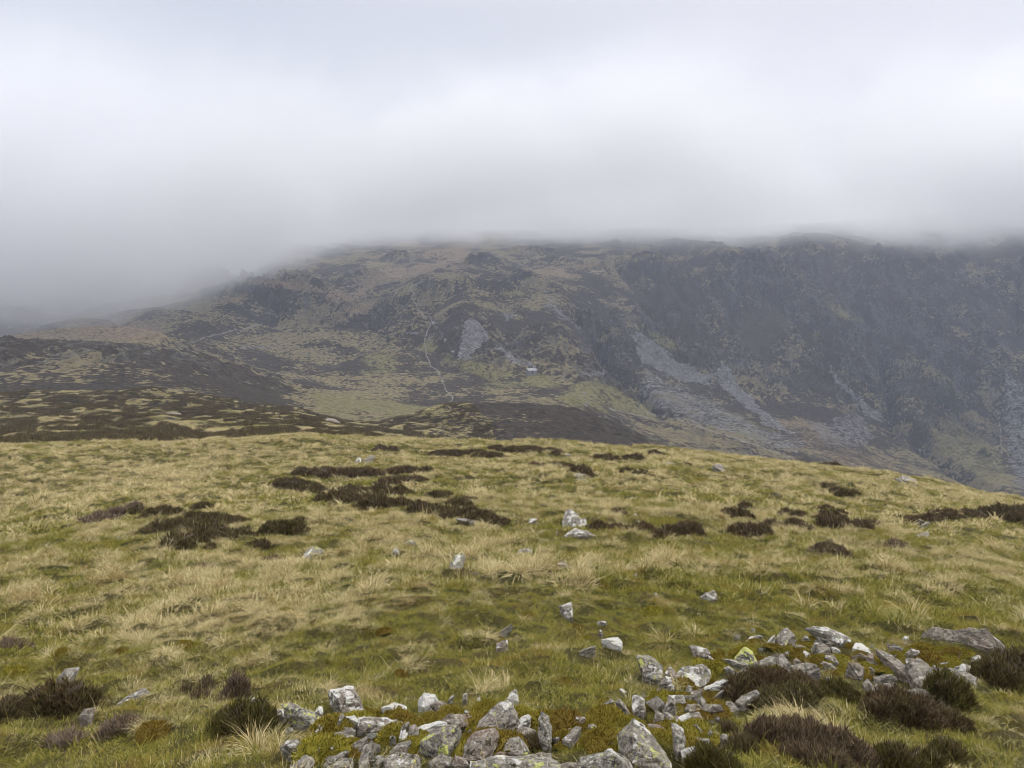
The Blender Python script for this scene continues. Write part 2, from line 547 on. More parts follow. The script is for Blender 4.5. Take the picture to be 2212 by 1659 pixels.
SCREE_THIN = [Z3([(-60, 900), (100, 980), (330, 1080), (500, 1190), (700, 1280), (900, 1340), (800, 1420), (500, 1330), (200, 1230), (0, 1150), (-60, 1060)]),
              Z3([(830, 1210), (960, 1230), (1100, 1160), (1200, 1180), (1250, 1330), (1150, 1390), (950, 1350)]),
              Z3([(1350, 1290), (1560, 1400), (1750, 1530), (1900, 1640), (1800, 1600), (1600, 1470), (1400, 1360)]),
              Z3([(1620, 1280), (1750, 1300), (1780, 1420), (1680, 1430)]),
              Z2([(1500, 1020), (1720, 1000), (1740, 1090), (1560, 1080)]),
              Z2([(1300, 600), (1380, 590), (1470, 700), (1560, 790), (1540, 810), (1420, 720), (1320, 660)])]
BROWN = [Z2([(560, 330), (840, 240), (940, 230), (890, 300), (830, 360), (930, 405), (760, 430), (500, 460), (330, 500), (200, 600), (0, 615), (0, 530), (230, 520), (170, 470), (250, 425), (420, 395), (640, 380)]),
         Z2([(1170, 402), (1420, 395), (1660, 372), (1590, 400), (1450, 430), (1490, 465), (1320, 480), (1250, 440)]),
         Z2([(450, 225), (560, 240), (620, 290), (540, 290)]),
         Z2([(60, 720), (180, 640), (330, 600), (240, 680), (130, 740)]),
         Z1([(1420, 480), (1700, 480), (1900, 520), (2150, 510), (2150, 630), (2000, 600), (1900, 545), (1640, 530)]),
         Z1([(1330, 620), (1500, 540), (1480, 570), (1350, 640)]),
         Z1([(-100, 840), (330, 790), (600, 740), (750, 690), (960, 760), (1010, 850), (860, 935), (620, 905), (460, 890), (200, 905), (-100, 890)]),
         Z1([(0, 680), (500, 660), (700, 690), (400, 760), (0, 740)]),
         Z1([(1550, 1040), (1800, 1050), (1900, 1080), (1650, 1080)]),
         Z3([(700, 1210), (830, 1200), (1000, 1290), (1250, 1420), (1450, 1500), (1200, 1510), (900, 1400), (760, 1320)])]
GREEN = [Z2([(240, 960), (330, 925), (430, 940), (420, 1000), (240, 1090)]),
         Z2([(780, 960), (900, 960), (1100, 1050), (1330, 1050), (1420, 1120), (1300, 1120), (1000, 1120), (900, 1050)]),
         Z2([(1400, 1180), (1600, 1090), (1760, 1140), (1900, 1220), (1980, 1310), (1750, 1270), (1560, 1260), (1430, 1210)]),
         Z2([(-60, 1165), (200, 1180), (480, 1220), (760, 1275), (480, 1325), (300, 1290), (-60, 1285)]),
         Z2([(430, 590), (520, 520), (560, 540), (440, 620)]),
         Z2([(1070, 570), (1150, 540), (1230, 550), (1090, 600)]),
         Z2([(560, 880), (650, 830), (700, 930), (760, 950), (820, 1010), (700, 960)]),
         Z3([(0, 740), (120, 750), (140, 830), (40, 800)]),
         Z3([(870, 720), (950, 720), (900, 760)]), Z3([(960, 550), (1130, 640), (1170, 680), (1060, 660)]),
         Z3([(1420, 640), (1520, 680), (1460, 680)]),
         Z3([(1560, 1180), (1700, 1230), (1800, 1280), (1920, 1400), (1980, 1560), (1850, 1560), (1700, 1460), (1560, 1390)]),
         Z3([(300, 1100), (500, 1200), (700, 1280), (620, 1330), (420, 1260)])]
HEATH = [Z2([(480, 1300), (760, 1260), (900, 1200), (1200, 1195), (1500, 1240), (1760, 1310), (1900, 1380), (2000, 1500), (1700, 1500), (1000, 1500), (700, 1480)]),
         Z2([(1040, 850), (1100, 700), (1300, 640), (1500, 780), (1690, 970), (1600, 1010), (1400, 1010), (1250, 960)]),
         Z1([(0, 900), (400, 905), (800, 950), (1200, 1000), (1550, 1060), (1820, 1180), (1500, 1150), (1000, 1120), (400, 1120), (0, 1120)]),
         Z1([(410, 860), (480, 830), (640, 815), (660, 840), (560, 870)]), Z1([(705, 790), (760, 775), (810, 795), (750, 805)]),
         Z2([(700, 750), (830, 730), (800, 860), (740, 860)]),
         Z3([(540, 960), (900, 860), (1100, 1000), (1130, 1100), (960, 1180), (700, 1180), (560, 1060)]),
         Z3([(1600, 930), (1780, 950), (1780, 1180), (1700, 1210), (1600, 1160)])]
PATHS = [Z2([(590, 490), (520, 515), (510, 540), (545, 560), (520, 580)]),
         Z2([(520, 580), (560, 660), (640, 740), (600, 840), (610, 930), (640, 1000), (690, 1040), (710, 1100), (730, 1150), (775, 1190), (740, 1240), (760, 1262)]),
         Z2([(1700, 1255), (1850, 1290), (1990, 1320)]),
         Z3([(-60, 1160), (30, 1190), (150, 1210), (350, 1280), (500, 1325), (640, 1375), (850, 1440), (1080, 1480)]),
         Z3([(1925, 1180), (1935, 1260), (1940, 1330), (1948, 1405)]),
         Z1([(1140, 870), (1240, 825), (1480, 775), (1580, 745)]), Z2([(1590, 440), (1660, 430)])]
STONY = [Z2([(580, 620), (640, 720), (700, 800), (760, 900), (830, 960)]), Z2([(480, 800), (600, 810), (640, 840)]),
         Z2([(1310, 520), (1360, 600), (1440, 700), (1560, 800)]), Z2([(1560, 1150), (1580, 1240)]),
         Z1([(1440, 880), (1560, 890), (1680, 890)])]

def hills_material():
    m = NT('fellside')
    p = m.n('ShaderNodeNewGeometry').outputs['Position']
    at = {k: m.attr(k).outputs['Fac'] for k in ('scree', 'brown', 'green', 'path', 'heath', 'crag', 'steep', 'dist')}
    n_big = m.noise(p, 0.020, 5, 0.6); n_mid = m.noise(p, 0.085, 6, 0.65); n_fin = m.noise(p, 0.42, 5, 0.7); n_spk = m.noise(p, 1.1, 3, 0.75)
    pv = m.n('ShaderNodeVectorMath', {0: p, 1: (1.0, 0.45, 0.30)}, operation='MULTIPLY').outputs[0]
    n_rib = m.noise(pv, 0.085, 6, 0.66, 0.8)
    # heather and grass mosaic
    n_m2 = m.noise(p, 0.21, 5, 0.7)
    hv = m.math('ADD', m.math('ADD', m.math('MULTIPLY', n_mid, 0.34), m.math('MULTIPLY', n_m2, 0.36)), m.math('MULTIPLY', n_fin, 0.30))
    hv = m.math('ADD', hv, m.math('MULTIPLY', m.math('SUBTRACT', n_big, 0.5), 0.80))
    hv = m.math('SUBTRACT', hv, m.math('MULTIPLY', at['heath'], 0.046))
    hv = m.math('SUBTRACT', hv, m.math('MULTIPLY', at['steep'], 0.035))
    hv = m.math('ADD', hv, m.math('MULTIPLY', m.math('MULTIPLY', m.math('SUBTRACT', n_rib, 0.5), at['crag']), 0.42))
    grass = m.mix(m.step(n_fin, 0.3, 0.7), (0.115, 0.097, 0.050), (0.275, 0.230, 0.130))
    heather = m.mix(m.step(m.math('ADD', m.math('MULTIPLY', n_spk, 0.5), m.math('MULTIPLY', n_fin, 0.5)), 0.36, 0.64), (0.020, 0.016, 0.012), (0.075, 0.058, 0.042))
    col = m.mix(m.step(hv, 0.490, 0.560), heather, grass)
    # bare rock on crags
    rockc = m.mix(m.step(n_fin, 0.3, 0.7), (0.028, 0.026, 0.025), (0.130, 0.126, 0.118))
    rk = m.math('MULTIPLY', m.math('ADD', m.math('MULTIPLY', at['crag'], 0.80), m.math('MULTIPLY', at['steep'], 0.35)), m.step(m.math('ADD', n_rib, m.math('MULTIPLY', n_fin, 0.5)), 0.72, 0.90), clamp=True)
    col = m.mix(rk, col, rockc)
    col = m.mix(m.math('MULTIPLY', at['brown'], m.step(m.math('ADD', hv, m.math('MULTIPLY', at['brown'], 0.06)), 0.425, 0.50)), col, m.mix(m.step(n_fin, 0.3, 0.7), (0.140, 0.106, 0.064), (0.310, 0.240, 0.155)))
    col = m.mix(m.math('MULTIPLY', at['green'], m.step(hv, 0.36, 0.47)), col, m.mix(m.step(n_fin, 0.3, 0.7), (0.110, 0.106, 0.044), (0.240, 0.215, 0.102)))
    sc = m.mix(m.step(n_spk, 0.36, 0.66), (0.060, 0.058, 0.057), m.mix(m.step(n_m2, 0.35, 0.65), (0.19, 0.187, 0.183), (0.40, 0.395, 0.385)))
    col = m.mix(m.step(m.math('ADD', m.math('ADD', m.math('MULTIPLY', n_fin, 0.6), m.math('MULTIPLY', n_m2, 0.6)), m.math('MULTIPLY', at['scree'], 0.75)), 0.98, 1.20), col, sc)
    col = m.mix(m.math('MULTIPLY', at['path'], m.step(n_fin, 0.30, 0.50)), col, (0.29, 0.27, 0.235))
    h = m.math('ADD', m.math('MULTIPLY', n_fin, 1.0), m.math('MULTIPLY', n_spk, 0.5))
    return m.surf(col, 0.95, m.bump(h, 1.0, 3.0), 0.1)
MAT_HILLS = hills_material()
az_f = np.concatenate([np.linspace(R(-62), R(-41), 60, endpoint=False), np.linspace(R(-41), R(41), 1150), np.linspace(R(41.5), R(62), 60)])
rs_f = np.concatenate([np.exp(np.linspace(math.log(R_JOIN - 0.3), math.log(420), 330, endpoint=False)), np.exp(np.linspace(math.log(420), math.log(1300), 620, endpoint=False)),
                       np.exp(np.linspace(math.log(1300), math.log(2600), 60))])
hills = polar_sheet('hills', az_f, rs_f, MAT_HILLS, hills_cover)
tag(hills, kind='structure')

# ------------------------------------------------------------------ low cloud on the tops, thin haze below it
def box_mesh(name, lo, hi):
    bm = bmesh.new(); bmesh.ops.create_cube(bm, size=1)
    for v in bm.verts:
        v.co = Vector([lo[i] if v.co[i] < 0 else hi[i] for i in range(3)])
    me = D.meshes.new(name); bm.to_mesh(me); bm.free()
    return me

def cloud_material():
    m = NT('cloud_vapour')
    p = m.n('ShaderNodeNewGeometry').outputs['Position']
    s = m.n('ShaderNodeSeparateXYZ', {0: p})
    ratio = m.math('DIVIDE', s.outputs[0], m.math('MAXIMUM', s.outputs[1], 50.0))
    base = m.n('ShaderNodeFloatCurve', {'Value': m.math('MULTIPLY_ADD', ratio, 0.5, 0.5)})
    cu = base.mapping.curves[0]
    cu.points[0].location = (0.0, -0.05); cu.points[1].location = (1.0, 0.70)
    for xx, yy in ((0.16, -0.05), (0.225, 0.02), (0.30, 0.26), (0.36, 0.60), (0.425, 0.80), (0.55, 0.84), (0.68, 0.76), (0.8, 0.72)):
        cu.points.new(xx, yy)
    base.mapping.use_clip = False
    base.mapping.update()
    nz = m.noise(p, 0.0065, 5, 0.55)
    zb = m.math('ADD', m.math('MULTIPLY', base.outputs[0], 150.0), m.math('MULTIPLY', m.math('SUBTRACT', nz, 0.5), 95.0))
    hgt = m.math('SUBTRACT', s.outputs[2], zb)
    den = m.math('MULTIPLY', m.step(hgt, -42.0, 62.0), m.step(m.math('ADD', s.outputs[2], m.math('MULTIPLY', m.math('SUBTRACT', m.noise(p, 0.0032, 3, 0.5), 0.5), 260.0)), 235.0, 100.0))
    den = m.math('MULTIPLY', den, m.math('MULTIPLY_ADD', m.step(m.noise(p, 0.013, 4, 0.55, 0.4), 0.34, 0.62), 0.85, 0.15))
    den = m.math('MULTIPLY', den, m.step(s.outputs[1], 380.0, 620.0))
    den = m.math('MULTIPLY', den, CLOUD_K)
    v = m.n('ShaderNodeVolumePrincipled', {'Color': (0.905, 0.912, 0.930, 1), 'Density': den, 'Anisotropy': 0.40})
    m.t.links.new(v.outputs[0], m.out.inputs['Volume'])
    return m.m
CLOUD_K = 0.032
cl = link('low_cloud', box_mesh('low_cloud', (-1700, 370, -60), (1700, 2500, 390)))
cl.data.materials.append(cloud_material())
tag(cl, 'pale grey low cloud lying on the hill tops', 'cloud', kind='stuff')

def haze_material():
    m = NT('haze_air')
    v = m.n('ShaderNodeVolumePrincipled', {'Color': (0.70, 0.79, 1.0, 1), 'Density': HAZE_K, 'Anisotropy': 0.1})
    m.t.links.new(v.outputs[0], m.out.inputs['Volume'])
    return m.m
HAZE_K = 0.00027
hz = link('haze', box_mesh('haze', (-3000, -400, -330), (3000, 2900, 420)))
hz.data.materials.append(haze_material())
tag(hz, kind='stuff')

# ================================================================== plants of the near slope
def scatter(name, pts, rot, scale, idx, tint, variants, mat_kind='stuff'):
    """one object whose points carry small plants (ground cover nobody could count)"""
    me = D.meshes.new(name)
    me.vertices.add(len(pts)); me.vertices.foreach_set('co', np.asarray(pts, np.float32).ravel())
    for k, v, t in (('rot', rot, 'FLOAT_VECTOR'), ('scl', scale, 'FLOAT'), ('idx', idx, 'INT'), ('tint', tint, 'FLOAT')):
        a = me.attributes.new(k, t, 'POINT')
        if t == 'FLOAT_VECTOR': a.data.foreach_set('vector', np.asarray(v, np.float32).ravel())
        else: a.data.foreach_set('value', np.asarray(v, np.int32 if t == 'INT' else np.float32))
    o = link(name, me)
    g = D.node_groups.new(name + '_spread', 'GeometryNodeTree')
    g.interface.new_socket('Geometry', in_out='INPUT', socket_type='NodeSocketGeometry')
    g.interface.new_socket('Geometry', in_out='OUTPUT', socket_type='NodeSocketGeometry')
    gi = g.nodes.new('NodeGroupInput'); go = g.nodes.new('NodeGroupOutput')
    ins = g.nodes.new('GeometryNodeInstanceOnPoints')
    ci = g.nodes.new('GeometryNodeCollectionInfo')
    ci.inputs['Collection'].default_value = variants
    ci.inputs['Separate Children'].default_value = True
    ci.inputs['Reset Children'].default_value = True
    ins.inputs['Pick Instance'].default_value = True
    def named(k, t):
        n = g.nodes.new('GeometryNodeInputNamedAttribute'); n.data_type = t
        n.inputs['Name'].default_value = k
        return n.outputs['Attribute']
    g.links.new(gi.outputs[0], ins.inputs['Points'])
    g.links.new(ci.outputs[0], ins.inputs['Instance'])
    g.links.new(named('idx', 'INT'), ins.inputs['Instance Index'])
    g.links.new(named('rot', 'FLOAT_VECTOR'), ins.inputs['Rotation'])
    g.links.new(named('scl', 'FLOAT'), ins.inputs['Scale'])
    g.links.new(ins.outputs[0], go.inputs[0])
    md = o.modifiers.new('spread', 'NODES'); md.node_group = g
    tag(o, kind='stuff')
    return o

def variants(name, meshes):
    c = D.collections.new(name)
    for i, me in enumerate(meshes):
        c.objects.link(D.objects.new('%s_%02d' % (name, i), me))
    return c

def blades(n, rad, L, Ls, w, tilt, droop, comb=0.0, seg=3):
    """a tuft of n curved tapering blades; returns vertices, quads, height fraction, per-blade random"""
    a = rng.uniform(0, 2 * np.pi, n); q = rad * np.sqrt(rng.uniform(0, 1, n))
    bx, by = q * np.cos(a), q * np.sin(a)
    dirz = a + rng.normal(0, 0.9, n)
    dx, dy = np.cos(dirz) + comb, np.sin(dirz) - 0.35 * comb
    nn = np.hypot(dx, dy) + 1e-6; dx /= nn; dy /= nn
    Ln = np.clip(rng.normal(L, Ls, n), L * 0.35, None)
    t0 = np.clip(rng.normal(tilt, 0.25, n), 0.02, 1.45); dr = np.clip(rng.normal(droop, 0.35, n), -0.2, 2.2)
    tw = rng.uniform(0, np.pi, n)
    sx, sy = np.cos(tw), np.sin(tw)
    rnd = rng.uniform(0, 1, n)
    V, Hh = [], []
    px, pz = np.zeros(n), np.full(n, -0.01)
    for k in range(seg + 1):
        f = k / seg
        ww = w * (1 - 0.85 * f ** 1.5) * 0.5
        for s in (-1, 1):
            V.append(np.stack([bx + dx * px + s * ww * sx, by + dy * px + s * ww * sy, pz], 1)); Hh.append(np.full(n, f))
        th = t0 + dr * (f + 0.5 / seg)
        px = px + np.sin(th) * Ln / seg; pz = pz + np.cos(th) * Ln / seg
        pz = np.maximum(pz, 0.004)
    V = np.stack(V, 1).reshape(-1, 3); Hh = np.stack(Hh, 1).reshape(-1); rr = np.repeat(rnd, 2 * (seg + 1))
    b = np.arange(n)[:, None] * 2 * (seg + 1)
    F = np.concatenate([b + np.array([[2 * k, 2 * k + 1, 2 * k + 3, 2 * k + 2]]) for k in range(seg)])
    return V, F, Hh, rr

def tuft_mesh(name, mat, *layers):
    Vs, Fs, Hs, Rs = [], [], [], []; off = 0
    for ly in layers:
        V, F, h, r_ = blades(**ly)
        Vs.append(V); Fs.append(F + off); Hs.append(h); Rs.append(r_); off += len(V)
    return new_mesh(name, np.concatenate(Vs), np.concatenate(Fs), [mat], True, {'h': np.concatenate(Hs), 'rnd': np.concatenate(Rs)})

def grass_material():
    m = NT('hill_grass')
    tint = m.attr('tint', 'INSTANCER').outputs['Fac']; h = m.attr('h').outputs['Fac']; rnd = m.attr('rnd').outputs['Fac']
    g = m.mix(rnd, (0.105, 0.120, 0.022), (0.390, 0.340, 0.076))
    d = m.mix(rnd, (0.395, 0.318, 0.142), (0.735, 0.635, 0.375))
    k = m.math('ADD', m.math('MULTIPLY', tint, 1.15), m.math('MULTIPLY', m.math('SUBTRACT', rnd, 0.5), 0.7))
    k = m.math('ADD', k, m.math('MULTIPLY', m.math('SUBTRACT', h, 0.55), 0.35))
    col = m.mix(m.step(k, 0.25, 0.75), g, d)
    # rusty mossy patches
    p = m.n('ShaderNodeNewGeometry').outputs['Position']
    rust = m.step(m.noise(p, 1.4, 4, 0.65), 0.52, 0.68)
    col = m.mix(m.math('MULTIPLY', rust, 0.45), col, (0.30, 0.185, 0.045))
    df = m.n('ShaderNodeBsdfDiffuse', {'Color': col}); tr = m.n('ShaderNodeBsdfTranslucent', {'Color': col})
    ms = m.n('ShaderNodeMixShader', {0: 0.30, 1: df.outputs[0], 2: tr.outputs[0]})
    m.t.links.new(ms.outputs[0], m.out.inputs['Surface'])
    return m.m
MAT_GRASS = grass_material()

def S(px, py):                      # 4096-scale pixel of the photograph -> ground point
    return hit(px / 1.8517, py / 1.8517)
def zm(x0, y0, s):
    return lambda pts: [(x / s + x0, y / s + y0) for x, y in pts]
ZA, ZB, ZC, ZD, ZE = zm(1000, 2640, 3.16), zm(1600, 2640, 3.16), zm(2200, 2640, 3.16), zm(2400, 2440, 3.16), zm(2900, 2440, 3.16)
ZF, ZM, ZN, ZL, ZQ = zm(3450, 2440, 3.424), zm(1300, 1700, 1.58), zm(2600, 1700, 1.4786), zm(0, 2400, 1.58), zm(0, 1700, 1.58)
ZG, ZS = zm(2900, 2400, 1.8495), zm(2000, 2400, 2.011)

# ------------------------------------------------------------------ rocks
def rock_material():
    m = NT('lichened_stone')
    oi = m.n('ShaderNodeObjectInfo')
    p0 = m.n('ShaderNodeTexCoord').outputs['Object']
    sh = m.n('ShaderNodeVectorMath', {0: oi.outputs['Random'], 1: (91.0, 57.0, 33.0)}, operation='MULTIPLY')
    p = m.n('ShaderNodeVectorMath', {0: p0, 1: sh.outputs[0]}, operation='ADD').outputs[0]
    sc = m.n('ShaderNodeSeparateColor', {0: oi.outputs['Color']})
    wht, yel, brn = sc.outputs[0], sc.outputs[1], sc.outputs[2]
    geo = m.n('ShaderNodeNewGeometry')
    up = m.n('ShaderNodeSeparateXYZ', {0: geo.outputs['Normal']}).outputs[2]
    a = m.noise(p, 3.5, 6, 0.6); b = m.noise(p, 17.0, 6, 0.7, 0.4); c = m.noise(p, 70.0, 4, 0.75); e = m.noise(p, 6.5, 5, 0.62, 0.3)
    base = m.mix(m.step(b, 0.30, 0.70), (0.105, 0.097, 0.080), (0.335, 0.312, 0.265))
    warm = m.mix(b, (0.120, 0.078, 0.058), (0.330, 0.240, 0.185))
    base = m.mix(m.math('MULTIPLY', brn, m.step(a, 0.32, 0.60)), base, warm)
    base = m.mix(m.math('MULTIPLY', m.step(c, 0.53, 0.64), 0.85), base, (0.045, 0.042, 0.036))
    base = m.mix(m.math('MULTIPLY', m.step(c, 0.47, 0.38), 0.6), base, (0.40, 0.385, 0.36))
    pl = m.n('ShaderNodeVectorMath', {0: p, 1: (0.8, 1.6, 7.0)}, operation='MULTIPLY').outputs[0]
    lay = m.noise(pl, 5.0, 4, 0.65, 0.5)
    base = m.mix(m.math('MULTIPLY', m.step(lay, 0.56, 0.64), 0.75), base, (0.040, 0.037, 0.031))
    # pale crustose lichen: blotches with crisp scalloped edges, mostly on the upper faces
    thr = m.math('SUBTRACT', m.math('SUBTRACT', 0.685, m.math('MULTIPLY', wht, 0.11)), m.math('MULTIPLY', m.math('POWER', wht, 3.0), 0.20))
    thr = m.math('SUBTRACT', thr, m.math('MULTIPLY', up, 0.06))
    lv = m.math('ADD', m.math('MULTIPLY', e, 0.75), m.math('MULTIPLY', b, 0.25))
    lm = m.n('ShaderNodeMapRange', {'Value': m.math('SUBTRACT', lv, thr), 'From Min': -0.008, 'From Max': 0.012}).outputs[0]
    lc = m.mix(m.step(c, 0.3, 0.6), (0.29, 0.28, 0.255), (0.62, 0.61, 0.58))
    col = m.mix(lm, base, lc)
    # yellow-green map lichen
    y = m.noise(p, 8.0, 5, 0.6, 0.2)
    ythr = m.math('SUBTRACT', 0.735, m.math('MULTIPLY', yel, 0.24))
    ym = m.n('ShaderNodeMapRange', {'Value': m.math('SUBTRACT', y, ythr), 'From Min': -0.01, 'From Max': 0.012}).outputs[0]
    col = m.mix(ym, col, m.mix(c, (0.30, 0.33, 0.07), (0.56, 0.57, 0.20)))
    sp = m.noise(p, 34.0, 3, 0.6, 0.2)
    s1 = m.n('ShaderNodeMapRange', {'Value': m.math('ADD', sp, m.math('MULTIPLY', wht, 0.05)), 'From Min': 0.615, 'From Max': 0.645}).outputs[0]
    col = m.mix(m.math('MULTIPLY', s1, 0.55), col, lc)
    sq = m.noise(p, 27.0, 3, 0.6, 0.2)
    s2 = m.n('ShaderNodeMapRange', {'Value': m.math('ADD', sq, m.math('MULTIPLY', yel, 0.10)), 'From Min': 0.665, 'From Max': 0.69}).outputs[0]
    col = m.mix(s2, col, (0.42, 0.44, 0.13))
    # dark moss specks in pits
    dk = m.step(m.noise(p, 11.0, 4, 0.65), 0.62, 0.66)
    col = m.mix(m.math('MULTIPLY', dk, 0.9), col, (0.040, 0.032, 0.018))
    hgt = m.math('ADD', m.math('ADD', m.math('MULTIPLY', b, 1.0), m.math('MULTIPLY', c, 0.35)), m.math('ADD', m.math('MULTIPLY', lm, 0.12), m.math('MULTIPLY', lay, -0.8)))
    return m.surf(col, 0.92, m.bump(hgt, 1.0, 0.03), 0.15)
MAT_ROCK = rock_material()

ROCK_SPOTS = []
def rock(pts, lab, white=0.3, yellow=0.1, brown=0.15, thick=0.6, lean=0.55, group='stones on the grass slope', name='rock'):
    pts = [(a / 1.8517, b / 1.8517) for a, b in pts]
    P = np.array(pts)
    bi = int(np.argmax(P[:, 1]))
    base = hit(*P[bi], lift=0.05 if P[bi][1] > 1330 else -0.02)
    az0, _ = px_dir(*P[bi])
    r0 = math.hypot(base.x, base.y)
    if P[bi][1] > 1659 + 60:
        r0 = max(r0, 4.0)
    hm = max((P[:, 1].max() - P[:, 1].min()) / FPX * r0, 0.02)
    wm = max((P[:, 0].max() - P[:, 0].min()) / FPX * r0, 0.02)
    C0 = P.mean(0)
    out = []
    rr = random.Random(hash((round(P[0][0]), round(P[0][1]))))
    rs = []
    for q in P:
        g = hit(*q, lift=0.05); rg = math.hypot(g.x, g.y)
        rs.append(r0 + min(max(lean * (rg - r0), -0.05 * hm), 1.1 * hm))
    T = thick * min(wm, hm * 1.6)
    def at(q, r_):
        az, te = px_dir(*q)
        return Vector((r_ * math.sin(az), r_ * math.cos(az), r_ * float(te)))
    for q, r_ in zip(P, rs):
        out.append(at(q, r_))
        q2 = C0 + (q - C0) * rr.uniform(0.72, 0.92)
        out.append(at(q2, r_ + T * rr.uniform(0.7, 1.2)))
        if q[1] > C0[1]:                                     # foot, let into the turf
            v = at(q, r_); v.z -= 0.30 * hm + 0.08; out.append(v)
            v = at(q2, r_ + T); v.z -= 0.30 * hm + 0.03; out.append(v)
    for k in range(3):
        i, j = rr.sample(range(len(P)), 2)
        f = rr.uniform(0.3, 0.7)
        q = (P[i] * f + P[j] * (1 - f)) * 0.6 + C0 * 0.4
        out.append(at(q, r0 + (np.mean(rs) - r0) * 0.8 - rr.uniform(0.06, 0.16) * min(wm, hm)))
    org = at(P[bi], r0)
    bm = bmesh.new()
    for v in out:
        bm.verts.new(v - org)
    bmesh.ops.convex_hull(bm, input=bm.verts)
    bmesh.ops.delete(bm, geom=[v for v in bm.verts if not v.link_faces], context='VERTS')
    bmesh.ops.triangulate(bm, faces=bm.faces)
    size = max(wm, hm)
    cell = max(size / 17, r0 * 0.0026)
    for it in range(6):
        es = [e for e in bm.edges if e.calc_length() > cell * 1.35]
        if not es: break
        bmesh.ops.subdivide_edges(bm, edges=es, cuts=1)
        bmesh.ops.triangulate(bm, faces=[f for f in bm.faces if len(f.verts) > 3])
    bm.normal_update()
    co = np.array([v.co for v in bm.verts]); no = np.array([v.normal for v in bm.verts])
    s = 1.0 / size; o3 = rr.uniform(0, 60)
    d1 = n3(co[:, 0] * s * 3.2 + o3, co[:, 1] * s * 3.2, co[:, 2] * s * 3.2 + o3)
    d2 = 1 - 2 * np.abs(n3(co[:, 0] * s * 7 + o3, co[:, 1] * s * 7 + 9, co[:, 2] * s * 7))
    tilt = rr.uniform(-0.6, 0.6)
    st = np.sin((co[:, 2] + tilt * co[:, 0]) * s * 26 + 3 * d1)           # cleavage ledges
    dd = size * (0.028 * d1 + 0.022 * d2 + 0.012 * np.sign(st) * np.abs(st) ** 0.4)
    co = co + no * dd[:, None]
    for v, c in zip(bm.verts, co):
        v.co = c
    me = D.meshes.new(name); bm.to_mesh(me); bm.free()
    me.materials.append(MAT_ROCK)
    o = link(name, me, loc=org)
    o.color = (white, yellow, brown, 1)
    tag(o, lab, 'rock', group)
    ROCK_SPOTS.append((org.x, org.y + T * 0.4, 0.42 * wm))
    return o

